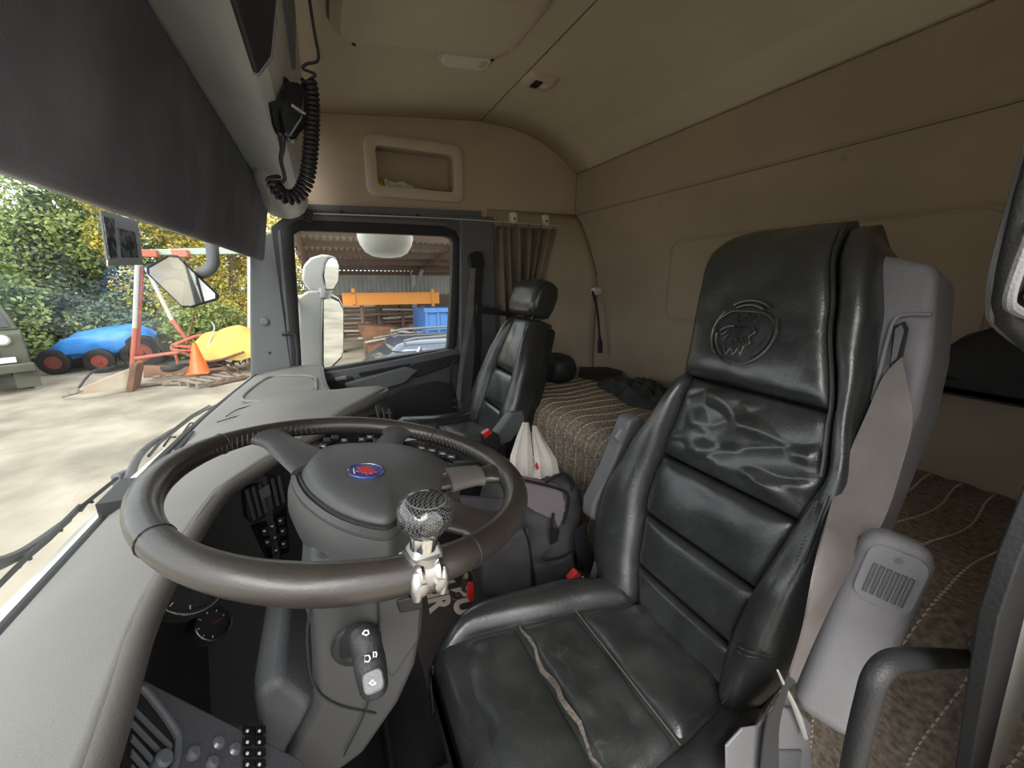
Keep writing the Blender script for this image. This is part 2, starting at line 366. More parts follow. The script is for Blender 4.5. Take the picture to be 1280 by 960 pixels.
# ------------------------------------------------ ceiling fittings
def ceil_z(y):
    for (ya,za),(yb,zb) in zip(prof, prof[1:]):
        if yb <= y <= ya: return za+(zb-za)*(ya-y)/(ya-yb)
hatch = thing('roof_hatch','large beige roof hatch surround with rounded corners at the top of the photo','hatch',(1.43,-.40,1.88))
sl = Euler((-.10,0,0)).to_matrix()
def onroof(cx,cy,pts,dz=0): return [V(cx+x, cy+y, ceil_z(cy+y)-.006+dz) for x,y in pts]
o1 = rrect(.36,.56,.09,8); o2 = rrect(.31,.51,.07,8); o3 = rrect(.27,.47,.06,8)
MB().loft([onroof(1.27,-.375,o1,0),onroof(1.27,-.375,o1,-.020),onroof(1.27,-.375,o2,-.042),onroof(1.27,-.375,o3,-.042)],cap=False).build('hatch_frame','beige_plastic',hatch)
MB().loft([onroof(1.27,-.375,o3,-.042),onroof(1.27,-.375,o3,-.016),onroof(1.27,-.375,[(x*.5,y*.5) for x,y in o3],-.012)]).build('hatch_lid','beige_ceiling',hatch)
MB().tube(onroof(1.27,-.375,[(x*1.01,y*1.01) for x,y in o1],-.004),.004,6,closed=True).build('hatch_edge_shade','seam',hatch)  # dark cord around the hatch, stands in for shade under its edge
for q in ((.135,-.215),(.135,.215)):
    MB().lathe([(.006,0),(.006,-.004),(.003,-.005)],(1.27+q[0]+.02,-.375+q[1],ceil_z(-.375+q[1])-.047),n=10).build('screw','dark',hatch)
lm = thing('ceiling_lamp','frosted rectangular ceiling reading lamp between roof hatch and vent','lamp',(1.56,-.545,1.895))
c = (1.50,-.53); o1 = rrect(.125,.20,.035,6)
MB().loft([onroof(*c,o1,0),onroof(*c,[(x*.98,y*.98) for x,y in o1],-.008),onroof(*c,[(x*.86,y*.9) for x,y in o1],-.014)]).build('lamp_base','beige_plastic',lm)
MB().loft([onroof(*c,[(x*.8,y*.84) for x,y in o1],-.013),onroof(*c,[(x*.72,y*.78) for x,y in o1],-.024)]).build('diffuser','lamp',lm)
MB().prism(onroof(c[0],c[1]-.055,[(-.02,-.012),(.02,-.012),(.02,.012),(-.02,.012)],-.024),(0,0,-.004)).build('lamp_switch','beige_plastic',lm,bevel=.002)
vn = thing('ceiling_switch','small wedge-shaped beige ceiling fitting with a dark slot behind the lamp','switch',(1.60,-.86,1.91))
c = (1.60,-.862); o1 = rrect(.105,.135,.028,5)
MB().loft([onroof(*c,o1,0),onroof(*c,[(x*.95,y*.95) for x,y in o1],-.012),onroof(*c,[(x*.7,y*.72+.004) for x,y in o1],-.022)]).build('housing','beige_plastic',vn)
MB().prism(onroof(c[0]-.008,c[1]+.018,[(-.028,-.016),(.028,-.016),(.028,.016),(-.028,.016)],-.019),(0,0,-.006)).build('slot','dark',vn,bevel=.001)
MB().prism(onroof(c[0]-.008,c[1]-.018,[(-.014,-.009),(.014,-.009),(.014,.009),(-.014,.009)],-.019),(0,0,-.006)).build('rocker','lamp',vn,bevel=.001)

# ------------------------------------------------ overhead visor board and console
vb = thing('overhead_board','broad charcoal fabric-covered board along the top of the windscreen','visor',(.9,.17,1.24))
bp = [V(0,.222,1.236),V(0,.202,1.228),V(0,.192,1.24),V(0,.150,1.455),V(0,.150,1.474),V(0,.170,1.480)]
b = MB(); b.prism([q+V(-.12,0,0) for q in bp], (2.06,0,0)); b.build('board','board',vb,bevel=.006)
MB().tube([V(-.12,.150,1.478),V(1.95,.150,1.478)],.003,6).build('edge_trim','dark',vb)
b = MB().prism([P(1,.146,*q) for q in [(325,238),(338,232),(341,262),(334,256)]],(0,.012,0)); b.build('end_hinge','dark',vb,bevel=.002)
oc = thing('overhead_console','rounded grey-green plastic overhead console running above the charcoal board','console',(1.0,.05,1.40))
cpf = [(.20,1.50),(.150,1.478),(.120,1.462),(.095,1.447),(.072,1.434),(.052,1.427),(.036,1.433),(.025,1.452),(.018,1.49),(.012,1.55),(.004,1.62),(-.004,1.70),(-.01,1.76)]
def consf(u, v):
    x = -.12+u*(1.97+.12); q = lerpl([V(0,a,b_) for a,b_ in cpf], v); return V(x,q.y,q.z)
MB().grid(consf, 20, 49).build('console_shell','console',oc,solid=.008)
# lower end cap bulging down at the side wall
MB().loft([[V(x,.10+r*1.5*math.cos(t)*.9, 1.475+r*math.sin(t)*1.15) for t in [i*2*math.pi/18 for i in range(18)]] for x,r in ((1.35,.012),(1.5,.035),(1.7,.055),(1.85,.066),(1.97,.068),(2.03,.060),(2.06,.035))]).build('end_cap','console',oc)
MB().box((2.04,.015,1.425),(.03,.03,.05),(.3,0,0)).build('end_bracket','dark',oc,bevel=.003)
# dark recessed pocket area above
b = MB().prism([V(-.12,.012,1.56),V(-.12,.0,1.66),V(-.12,-.012,1.66),V(-.12,.0,1.56)],(1.15,0,0)); b.build('shelf_lip','slate',oc,bevel=.003)
MB().box((1.3,.09,1.79),(1.7,.16,.10)).build('upper_shelf','beige',oc,bevel=.02)
# windscreen header and frame seen just under the board
hd = MB(); hd.prism([V(-.12,.305,1.275),V(-.12,.265,1.262),V(-.12,.25,1.30),V(-.12,.30,1.46),V(-.12,.36,1.46)],(2.2,0,0))
struct(hd.build('trim_1','console',bevel=.004))

# radio, microphone, cable
rd = thing('overhead_radio','gloss black radio unit with small buttons hanging at the top edge of the photo','radio',(.40,.03,1.36))
ra = [P(0,.52,*q) for q in [(316,91),(323,94),(339,72),(346,0),(348,-60),(283,-60)]]
ra = [V(p.x,min(p.y,.09),p.z) for p in ra]
b = MB().prism(ra,(-.30,0,0)); b.build('radio_body','rubber',rd,bevel=.004)
for i,q in enumerate([(333,22),(334,34),(331,48)]):
    p = P(0,.519,*q); MB().lathe([(.0032,0),(.0028,-.003),(.001,-.004)],(.519,p.y-.002,p.z),(1,0,0),10).build('button','slate',rd)
b = MB().tube([P(0,.518,*q) for q in [(316,91),(323,94),(339,72),(344,20)]],.0015,6); b.build('edge_strip','slate',rd)
mc = thing('hand_microphone','black hand microphone clipped on the overhead console beside its coiled cable','microphone',P(0,.82,358,130))
X=.82
b = MB().prism([P(0,X,*q) for q in [(336,97),(352,92),(362,98),(360,150),(350,168),(340,158),(335,130)]],(.03,0,0)); b.build('mic_clip','black',mc,bevel=.004)
b = MB().prism([P(0,X-.03,*q) for q in [(356,98),(378,102),(386,120),(382,150),(366,176),(350,166),(346,140)]],(.032,0,0)); b.build('mic_body','black',mc,bevel=.008,bseg=3)
b = MB().tube([P(0,X-.03,365,132)+V(-.004,0,0),P(0,X-.03,383,144)+V(-.004,0,0)],.0022,6); b.build('talk_key','chrome',mc)
b = MB().tube([P(0,X-.02,*q) for q in [(352,170),(353,186),(351,200),(356,222),(352,228)]],[.006,.004,.003,.003,.003],8,smooth=5); b.build('cable_boot','dark',mc)
cc = thing('coiled_cable','black coiled telephone-style cable looping down beside the microphone','cable',P(0,X,370,250))
path = crm([P(0,X,*q) for q in [(341,222),(346,236),(358,246),(372,244),(383,225),(388,190),(390,150),(389,118),(386,100)]],14)
L=[0]
for a,b_ in zip(path,path[1:]): L.append(L[-1]+(b_-a).length)
def at_len(s):
    s = max(0,min(L[-1],s))
    for i in range(len(L)-1):
        if L[i+1]>=s: return path[i].lerp(path[i+1],(s-L[i])/max(1e-9,L[i+1]-L[i])), (path[i+1]-path[i]).normalized()
hp=[]; turns=int(L[-1]/.0072)
for i in range(turns*10+1):
    s = L[-1]*i/(turns*10); p,t = at_len(s); u = t.cross(V(1,0,0)).normalized(); w_ = t.cross(u); a = 2*math.pi*i/10
    hp.append(p+(u*math.cos(a)+w_*math.sin(a))*.0098)
MB().tube(hp,.0034,5).build('coil','rubber',cc)
b = MB().tube([P(0,X,*q) for q in [(386,100),(394,93),(379,86),(383,80),(398,74),(393,40),(387,0),(384,-30)]],.0024,6,smooth=5); b.build('straight_lead','dark',cc)
# ------------------------------------------------ A pillar and door surround
ap = MB()
ap.loft([[P(0,2.08,*q)+V(d,0,0) for q in row] for d,row in ((0,[(312,300),(352,285),(368,470),(313,475)]),(.10,[(312,300),(352,285),(368,470),(313,475)]))])
apo = ap.build('trim_2','pillar',bevel=.008); struct(apo)
MB().lathe([(.018,0),(.017,-.006),(.012,-.010),(.0,-.010)],P(0,2.08,331,402),(1,0,0),20).build('round_cap','slate',apo)
MB().lathe([(.006,0),(.005,-.004)],P(0,2.08,337,441),(1,0,0),12).build('screw','dark',apo)
# B pillar column
bpo = MB().prism([V(D,-.675,1.475),V(D,-.86,1.475),V(D,-.88,.2),V(D,-.64,.2),V(D,-.645,.75)],(-.035,0,0)).build('trim_3','slate',bevel=.01); struct(bpo)
# header strip over the window
hs = MB().prism([V(D,.02,1.478),V(D,-.795,1.502),V(D,-.80,1.425),V(D,.03,1.41)],(-.02,0,0)).build('trim_4','slate',bevel=.004); struct(hs)
for q in [(427,265),(522,270)]: MB().lathe([(.010,0),(.008,-.008),(.002,-.008)],P(0,D-.02,*q),(1,0,0),12).build('screw_cap','dark',hs)
# door: frame ring, glass, panel
dr = bpy.data.objects.new('door_1',None); col.objects.link(dr); dr.location=(D,-.25,0); struct(dr)
inn = [(.083,1.350),(.055,1.366),(-.05,1.3685),(-.30,1.372),(-.59,1.372),(-.625,1.365),(-.638,1.34),(-.625,1.15),(-.592,.82),(-.585,.80),(-.30,.775),(.02,.742),(.115,.728),(.122,.75),(.105,1.0),(.09,1.25)]
cyy,czz = -.25,1.05
def offp(pts,d): 
    out=[]
    n=len(pts)
    for i in range(n):
        a=Vector(pts[i-1]);b_=Vector(pts[i]);c_=Vector(pts[(i+1)%n]); t=(c_-a).normalized(); out.append((b_.x+t.y*d*-1, b_.y+t.x*d))
    return out
sgn = 1
test = offp(inn,.03)
if abs(test[4][1]) < abs(inn[4][1]): sgn=-1
o_a = offp(inn,sgn*.018); o_b = offp(inn,sgn*.045)
MB().loft([[V(D+.03,y,z) for y,z in inn],[V(D-.012,y,z) for y,z in inn],[V(D-.022,y,z) for y,z in o_a],[V(D-.018,y,z) for y,z in o_b],[V(D+.03,y,z) for y,z in o_b]],cap=False).build('window_rubber','rubber',dr)
o_c = offp(inn,sgn*.085)
o_c = [(min(.165,y),z) for y,z in o_c]
MB().loft([[V(D-.016,y,z) for y,z in o_b],[V(D-.026,y,z) for y,z in o_c],[V(D+.0,y,z) for y,z in o_c]],cap=False).build('frame_trim','darkgrey',dr)
gl = MB().add([V(D+.015,y,z) for y,z in inn],[tuple(range(len(inn)))]).build('window_2','glass',smooth=False); struct(gl)
# belt-line trim, armrest with grab slot, lower panel
def dq(pts): return [P(0,D-.03,*q) for q in pts]
MB().prism(dq([(378,470),(430,462),(470,455),(566,436),(576,440),(576,452),(520,470),(485,482),(410,500),(375,500)]),(.06,0,0)).build('sill_trim','slate',dr,bevel=.006)
MB().prism(dq([(375,478),(575,440),(590,450),(590,610),(400,640),(375,540)]),(.08,0,0)).build('door_panel','darkgrey',dr,bevel=.01)
MB().prism([q+V(-.028,0,0) for q in dq([(430,478),(505,458),(522,462),(505,478),(470,488),(440,496)])],(.05,0,0)).build('grab_handle','slate',dr,bevel=.01,bseg=3)
MB().prism([q+V(-.006,0,0) for q in dq([(448,466),(512,454),(513,457),(450,470)])],(.02,0,0)).build('vent_slot','rubber',dr,bevel=.001)
MB().prism([q+V(-.012,0,0) for q in dq([(405,478),(440,470),(444,492),(408,500)])],(.02,0,0)).build('switch_panel','dark',dr,bevel=.004)
MB().prism([q+V(-.016,0,0) for q in dq([(418,472),(432,469),(434,473),(420,476)])],(.02,0,0)).build('lock_button','steel',dr,bevel=.002)
MB().prism([q+V(-.016,0,0) for q in dq([(446,486),(462,481),(466,486),(448,492)])],(.02,0,0)).build('inner_release','steel',dr,bevel=.003)
MB().prism([q+V(-.012,0,0) for q in dq([(512,456),(572,442),(575,452),(520,472),(508,470)])],(.02,0,0)).build('armrest_pad','dark',dr,bevel=.006)
MB().prism([q+V(-.010,0,0) for q in dq([(470,520),(478,498),(500,486),(545,476),(566,480),(570,530),(480,560)])],(.02,0,0)).build('speaker_panel','dark',dr,bevel=.008)
MB().tube([P(0,D-.03,*q) for q in [(352,418),(362,417),(370,424),(373,470)]],.007,8,smooth=5).build('door_grab_bar','dark',dr)
# ------------------------------------------------ windscreen
ws_ = MB().add([V(-.12,.392,.735),V(1.15,.392,.735),V(1.75,.345,.735),V(2.12,.30,.735),V(2.12,.255,1.28),V(1.75,.28,1.28),V(1.15,.30,1.28),V(-.12,.30,1.28)],[(0,1,6,7),(1,2,5,6),(2,3,4,5)]).build('window_1','glass',smooth=True,ang=60); struct(ws_)
MB().tube([V(-.12,.392,.738),V(1.15,.392,.738),V(1.75,.345,.738),V(2.12,.30,.74)],.010,8,flat=.7,smooth=4).build('lower_seal','rubber',ws_)
MB().tube([V(-.12,.300,1.268),V(1.15,.300,1.268),V(1.75,.28,1.268),V(2.12,.255,1.27)],.006,8,smooth=4).build('upper_seal','console',ws_)
# outside cowl below the glass
cw = MB().grid(lambda u,v: V(-.12+u*2.24,(.405+.10*v)-(.09*max(0,u-.55)*2.2*1.0),.728-.10*v*v-.01*v),16,6).build('trim_5','white',solid=.01); struct(cw)
def filmmat(name,c,pr=False):
    m=bpy.data.materials.new(name); m.use_nodes=True; t=m.node_tree
    for n in list(t.nodes): t.nodes.remove(n)
    o=t.nodes.new('ShaderNodeOutputMaterial'); mx=t.nodes.new('ShaderNodeMixShader'); mx.inputs[0].default_value=.5
    d=t.nodes.new('ShaderNodeBsdfDiffuse'); tl=t.nodes.new('ShaderNodeBsdfTranslucent')
    for k in (d,tl): k.inputs[0].default_value=(*c,1)
    if pr:
        tcn=t.nodes.new('ShaderNodeTexCoord'); nn=t.nodes.new('ShaderNodeTexNoise'); nn.inputs['Scale'].default_value=70; r=t.nodes.new('ShaderNodeValToRGB')
        r.color_ramp.elements[0].position=.48; r.color_ramp.elements[1].position=.54; r.color_ramp.elements[0].color=(c[0]*.35,c[1]*.4,c[2]*.4,1); r.color_ramp.elements[1].color=(*c,1)
        t.links.new(tcn.outputs['Object'],nn.inputs['Vector']); t.links.new(nn.outputs['Fac'],r.inputs[0])
        for k in (d,tl): t.links.new(r.outputs[0],k.inputs[0])
    t.links.new(d.outputs[0],mx.inputs[1]); t.links.new(tl.outputs[0],mx.inputs[2]); t.links.new(mx.outputs[0],o.inputs[0]); return m
M['film']=filmmat('translucent_grey_film',(.38,.39,.40))
st = thing('windscreen_badge','grey plastic permit holder with faded print stuck high on the windscreen','badge',P(1,.30,150,300))
Y=.315
MB().prism([P(1,Y,*q) for q in [(123,262),(170,276),(177,331),(133,333)]],(0,-.003,0)).build('holder','film',st,bevel=.001)
M['fade']=filmmat('faded_print',(.45,.47,.5),True)
for i,qs in enumerate([[(128,270),(142,274),(146,322),(136,323)],[(147,285),(168,290),(173,322),(152,322)]]):
    MB().prism([P(1,Y-.004,*q) for q in qs],(0,-.001,0)).build('paper_slip','fade',st)
MB().prism([P(1,Y-.004,*q) for q in [(133,325),(176,323),(177,331),(133,333)]],(0,-.002,0)).build('clear_edge','console',st)
# ================================================================== DASHBOARD
db = thing('dashboard','grey plastic dashboard curving around the steering wheel with dark instrument recess','dashboard',(1.0,.25,.4))
pairs = [((-.12,.385),(-.12,.160),.79),((.15,.385),(.15,.182),.79),((.36,.385),(.355,.20),.795),((.50,.385),(.50,.215),.8),((.64,.385),(.637,.212),.8),((.78,.385),(.79,.195),.8),
 ((.88,.385),(.875,.14),.805),((.95,.383),(.93,.08),.815),((1.02,.38),(.98,.02),.83),((1.08,.378),(1.03,-.03),.845),((1.14,.376),(1.07,-.075),.85),((1.20,.374),(1.12,-.115),.852),((1.25,.37),(1.17,-.14),.848),((1.31,.368),(1.25,-.13),.838),((1.38,.366),(1.33,-.07),.82),((1.46,.362),(1.43,-.01),.795),((1.56,.353),(1.54,.012),.77),((1.75,.336),(1.74,.03),.765),((2.07,.30),(2.07,.04),.765)]
def dashf(u, v):
    fa = [V(a[0],a[1],.742) for a,b,z in pairs]; lb = [V(b[0],b[1],z) for a,b,z in pairs]
    A = lerpl(fa,u); B = lerpl(lb,u); p = A.lerp(B,v)
    p.z = A.z+(B.z-A.z)*(v**.8)+.012*math.sin(math.pi*v); return p
dt = MB().grid(dashf, 70, 18).build('dash_top','dash',db,solid=.006)
lipc = crm([V(b[0],b[1]-.0,z-.012) for a,b,z in pairs],4)
MB().tube(lipc,[.0155 if p.x<.85 else max(.012,.0155-(p.x-.85)*.05) for p in lipc],12,flat=1.0).build('dash_lip','lip',db)
# skirts under the lip
def skirt(u0,u1,zb,off,name,m):
    n=24
    def f(u,v):
        q = lerpl(lipc,u0+(u1-u0)*u); return V(q.x+off[0]*v, q.y+off[1]*v, (q.z-.012)*(1-v)+zb*v)
    MB().grid(f,n,8).build(name,m,db,solid=.008)
skirt(.60,1.0,.15,(0,.03),'passenger_skirt','darkgrey')
# dark instrument recess: rear board behind the wheel + side panel facing the driver
MB().prism([V(-.12,.25,.76),V(.90,.25,.76),V(.90,.33,.10),V(-.12,.33,.10)],(0,.02,0)).build('instrument_board','dark',db)
MB().prism([V(.885,.15,.785),V(.99,.0,.815),V(1.09,-.145,.80),V(1.09,-.145,.10),V(.885,.15,.10)],(.02,.014,0)).build('centre_stack','dark',db)
MB().box((.93,.27,.44),(.10,.26,.66),(0,0,0)).build('stack_side','dark',db)
# gauges
def P2(Y,px,py): return P(1,Y,px,py)
for i,(q,r) in enumerate([((237,795),.026),((205,745),.045),((196,760),.05)][:2]):
    p = P2(.244,*q); pr = bpy.data.objects
    gn = V(-.45,-.62,.64).normalized(); g1 = V(1,0,0); g1 = (g1-gn*g1.dot(gn)).normalized(); g2 = gn.cross(g1); p = p-V(0,.03,-.01)
    g = MB().lathe([(r,-.02),(r,.006),(r*.88,.006),(r*.86,.001),(0,.001)],p,gn,32).build('gauge','dark',db)
    MB().tube([p+gn*.007+(g1*math.cos(t)+g2*math.sin(t))*r*.98 for t in [math.radians(60+k*14) for k in range(18)]],.0015,6).build('gauge_ring','chrome',g)
    for k in range(7):
        t = math.radians(-30+k*40); MB().tube([p+gn*.002+(g1*math.cos(t)+g2*math.sin(t))*r*.68,p+gn*.002+(g1*math.cos(t)+g2*math.sin(t))*r*.8],.0008,4).build('tick','print',g)
    MB().tube([p+gn*.003,p+gn*.003+g1*r*.45-g2*r*.4],.0009,5).build('needle','red',g)
# sloping switch panel by the driver's door
pa = [V(-.12,.235,.775),V(.46,.22,.765),V(.42,.075,.60),V(-.12,.09,.60)]
ppn = (pa[1]-pa[0]).cross(pa[3]-pa[0]).normalized()
if ppn.z < 0: ppn = -ppn
swp = MB().prism(pa,-ppn*.02).build('switch_board','darkgrey',db,bevel=.004)
def PP(px,py,off=0): return PN(pa[0]+ppn*off, ppn, px, py)
# round-cornered air vent with louvres
vb_ = MB().prism([PP(*q,.002) for q in [(170,868),(180,864),(218,915),(222,935),(214,962),(168,985),(150,960)]],-ppn*.01).build('air_vent','rubber',db,bevel=.002)
MB().tube([PP(*q,.003) for q in [(168,862),(182,864),(218,912),(222,932),(214,964),(170,990)]],.0035,8,smooth=4).build('vent_rim','slate',vb_)
for k in range(5):
    a = (164, 884+k*19); b_ = (214-k*2, 934+k*19)
    MB().ribbon([PP(*a,.006),PP(*b_,.006)],(PP(200,905)-PP(200,899)),.0012).build('louvre','slate',vb_)
MB().lathe([(.008,0),(.008,.008),(.006,.010)],PP(197,956,.003),ppn,14).build('vent_knob','slate',vb_)
for k,(q) in enumerate([(238,945),(262,957),(290,940),(270,932)]):
    MB().lathe([(.007,0),(.0065,.005),(.004,.007)],PP(*q,.0),ppn,12).build('small_knob','slate',db)
    if k>1: MB().lathe([(.002,0),(.0018,.001)],PP(*q,.007),ppn,10).build('knob_mark','print',db)
# second switch cluster, column side
cl = [(300,905),(330,900),(334,960),(305,965)]
swc = MB().prism([PP(*q,.004) for q in cl],-ppn*.02).build('button_cluster','dark',db,bevel=.003)
for i in range(2):
    for j in range(4):
        q = (309+i*15, 914+j*14)
        k = MB().prism([PP(q[0]+a,q[1]+c_,.005) for a,c_ in ((-6,-5),(6,-5),(6,5),(-6,5))],ppn*.003).build('push_button','black',swc,bevel=.0006)
        MB().lathe([(.0017,0),(.0016,.0008)],PP(q[0],q[1],.0085),ppn,10).build('button_light','print',k)
# centre stack: vent with louvres, buttons
na = V(-.82,-.57,0).normalized(); sp0 = V(.885,.15,.7)
def PS(px,py,off=0): return PN(sp0+na*off, na, px, py)
vn2 = MB().prism([PS(*q,.003) for q in [(306,612),(342,594),(352,600),(356,632),(318,656),(310,648)]],-na*.02).build('air_vent','rubber',db,bevel=.003)
for k in range(6):
    MB().ribbon([PS(308+k*8,612-k*3.4,.008),PS(318+k*7.4,650-k*4.4,.008)],(PS(304,620)-PS(300,622)),.001).build('louvre','darkgrey',vn2)
MB().prism([PS(*q,.010) for q in [(322,612),(335,605),(338,618),(326,624)]],na*.004).build('vent_tab','slate',vn2,bevel=.001)
bpn = MB().prism([PS(*q,.003) for q in [(318,660),(358,634),(362,690),(335,700)]],-na*.02).build('button_panel','black',db,bevel=.002)
for k,(x,y) in enumerate([(330,664),(340,658),(350,651),(334,678),(344,672),(353,664),(345,688),(354,680)]):
    kk = MB().prism([PS(x+a,y+c_,.004) for a,c_ in ((-4,-4),(4,-6),(5,4),(-3,6))],na*.004).build('push_button','dark',bpn,bevel=.0006)
    MB().prism([PS(x+a,y+c_,.0085) for a,c_ in ((-1.6,-1),(1.6,-1.6),(1.6,.6),(-1.4,1.2))],na*.0006).build('button_mark','print',kk)
# buttons seen through the upper wheel gap and under the arch
for k,(x,y) in enumerate([(408,549),(418,546),(430,550),(452,549),(462,546),(470,550),(480,547)]):
    kk = MB().prism([PS(x+a,y+c_,.006) for a,c_ in ((-4,-2.5),(4,-2.5),(4,2.5),(-4,2.5))],na*.004).build('push_button','slate',db,bevel=.0006)
    if k in (2,3,4,6): MB().prism([PS(x+a,y+c_,.0105) for a,c_ in ((-2,-1.2),(2,-1.2),(2,1.2),(-2,1.2))],na*.0006).build('button_mark','print',kk)
for k in range(3):
    MB().tube([PS(470+k*8,507+k*2,.006),PS(474+k*7,526,.006)],.003,6).build('rib','darkgrey',db)
# passenger tray lid in the dash top
def on_dash(px,py,dz=0):
    p = P(2,.772,px,py); return p+V(0,0,dz)
tr = [(303,500),(328,478),(345,472),(388,472),(395,480),(388,500),(330,504)]
q_ = crm([on_dash(*q,.006) for q in tr],5,True)
MB().tube(q_,.0055,8,closed=True).build('tray_rim','dash',db)
MB().prism([on_dash(*q,.002) for q in tr],(0,0,.003)).build('tray_floor','dash',db)
MB().tube([on_dash(*q,.010) for q in [(283,525),(300,515),(340,506),(392,503)]],.0016,5,smooth=4).build('panel_joint','dark',db)
MB().tube([on_dash(*q,.012) for q in [(272,533),(310,522),(350,517)]],.0014,5,smooth=4).build('panel_joint','dark',db)
MB().lathe([(.012,0),(.011,.006),(.006,.008)],on_dash(358,505,.008),(0,0,1),16).build('tray_latch','steel',db)
for k in range(4):
    x=.30+k*.28; MB().ribbon([V(x,.352,.762),V(x+.13,.350,.762)],(0,.010,.001),.0015).build('demist_slot','rubber',db)
MB().box((1.75,.16,.40),(.6,.18,.5)).build('glovebox','darkgrey',db,bevel=.02)

# ================================================================== STEERING WHEEL
TW=.163
sw = thing('steering_wheel','large black leather-covered steering wheel with four spokes','steering wheel',(.535,-.02,.896),(TW,0,0))
swm = wmat(sw); swi = swm.inverted()
def SW(px,py,h=0):                            # sight line -> local point of the wheel plane at height h
    n = swm.to_3x3() @ V(0,0,1); return swi @ PN(swm @ V(0,0,h), n, px, py)
R0=.215
def thk(a):                                    # thicker grips between the spokes
    return .0158+.0012*math.cos(4*a+.4)-.0012*math.cos(a)
rim = MB(); rp_=[V(R0*math.cos(t),R0*math.sin(t),0) for t in [2*math.pi*i/120 for i in range(120)]]
rim.tube(rp_,[thk(2*math.pi*i/120) for i in range(120)],20,closed=True,upv=(0,0,1)); rim.build('rim','rim',sw,local=True)
# laced stitching on the inner side of the rim
sb = MB()
for i in range(150):
    t = 2*math.pi*i/150; rr = R0-.0138
    a = V(math.cos(t),math.sin(t),0)
    sb.tube([a*(rr+.003)+V(0,0,.0085),a*(rr-.0012)+V(0,0,.001)+V(-a.y,a.x,0)*.003,a*(rr+.001)+V(0,0,-.007)],.0010,5)
o = sb.build('lacing','thread',sw,local=True); o['kind']='stuff'
for t in (2.15,.95,-.75,-2.7):
    a = V(math.cos(t),math.sin(t),0)
    MB().tube([a*R0+(a*math.cos(k*math.pi/8)+V(0,0,1)*math.sin(k*math.pi/8))*(thk(t)+.0005) for k in range(16)],.0007,5,closed=True).build('leather_join','dark',sw,local=True)
padpx = [(376,590),(381,577),(396,563),(419,557),(460,555),(502,557),(540,568),(562,580),(566,590),(556,605),(543,617),(522,629),(502,640),(490,650),(476,652),(447,646),(420,635),(400,622),(385,608)]
pad2 = crm([SW(*q,-.012) for q in padpx],3,True)
pc = sum(pad2,V(0,0,0))/len(pad2)
def ringp(k,h,flat=0): return [V(pc.x+(p.x-pc.x)*k, pc.y+(p.y-pc.y)*k, h) for p in pad2]
MB().loft([ringp(1.0,-.030),ringp(1.0,-.018),ringp(.97,-.010),ringp(.90,-.004),ringp(.75,.002),ringp(.5,.007),ringp(.25,.009),ringp(.05,.010)]).build('airbag_cover','hub',sw,local=True,ang=60)
MB().loft([ringp(1.10,-.034),ringp(1.12,-.024),ringp(1.06,-.019),ringp(1.0,-.022)],cap=False).build('hub_shell','hub',sw,local=True)
MB().loft([ringp(.98,-.033),ringp(.98,-.0355)]).build('hub_back','dark',sw,local=True)
MB().loft([ringp(1.12,-.028),ringp(1.15,-.045),ringp(1.14,-.065),ringp(1.06,-.085),ringp(.92,-.105),ringp(.7,-.120)]).build('hub_bowl','hub',sw,local=True,ang=60)
MB().tube(ringp(1.015,-.017),.0018,6,closed=True).build('cover_gap','dark',sw,local=True)
def spoke(t,w0,w1,inner,name='spoke',m='rim',bend=0):
    a = V(math.cos(t),math.sin(t),0); b_ = V(-a.y,a.x,0); rings=[]
    for k in range(9):
        f=k/8; r = inner+(R0-.006-inner)*f; w_=w0+(w1-w0)*f+ .020*max(0,(f-.72)/.28)**2; h=-.014+.012*f; th=.0085+.003*f
        c_=a*r+b_*bend*math.sin(math.pi*f)+V(0,0,h)
        rings.append([c_+b_*w_*math.cos(q)+V(0,0,1)*th*math.sin(q) for q in [2*math.pi*j/16 for j in range(16)]])
    return MB().loft(rings).build(name,m,sw,local=True,ang=70)
spoke(math.radians(36),.040,.020,.085,m='hub'); spoke(math.radians(-24),.028,.017,.10,m='hub')
spoke(math.radians(268),.024,.019,.11); spoke(math.radians(222),.036,.028,.09)
for t in (268,222):
    pass
# chrome-ish sleeve on the rear spoke
a=V(math.cos(math.radians(268)),math.sin(math.radians(268)),0)
MB().loft([[a*r+V(-a.y,a.x,0)*w_*math.cos(q)+V(0,0,h+.012*math.sin(q)) for q in [2*math.pi*j/16 for j in range(16)]] for r,w_,h in ((.125,.034,-.012),(.145,.030,-.008),(.165,.026,-.006),(.175,.027,-.006))]).build('spoke_sleeve','lip',sw,local=True,ang=70)
# control pads beside the airbag cover
for name,qs in (('control_pad',[(384,566),(388,556),(420,555),(400,563),(390,571)]),('control_pad',[(503,556),(520,553),(560,556),(600,570),(596,578),(566,580)])):
    cpd = MB().prism([SW(*q,-.013) for q in qs],(0,0,.006)).build(name,'black',sw,local=True,bevel=.001)
    ks = [(395,562,4),(404,558,4)] if qs[0][0]<400 else [(527,560,5),(540,563,5),(553,567,5),(564,571,5)]
    for x,y,r in ks:
        kb = MB().prism([SW(x+dx,y+dy,-.007) for dx,dy in ((-r,-2.4),(r,-1),(r,2.4),(-r,1))],(0,0,.002)).build('wheel_button','darkgrey',cpd,bevel=.0004); kb.matrix_parent_inverse=Matrix.Identity(4)
        kb = MB().prism([SW(x+dx*.5,y+dy*.5,-.0049) for dx,dy in ((-r,-1.6),(r,-.6),(r,1.2),(-r,.4))],(0,0,.0003)).build('button_mark','print',cpd); kb.matrix_parent_inverse=Matrix.Identity(4)
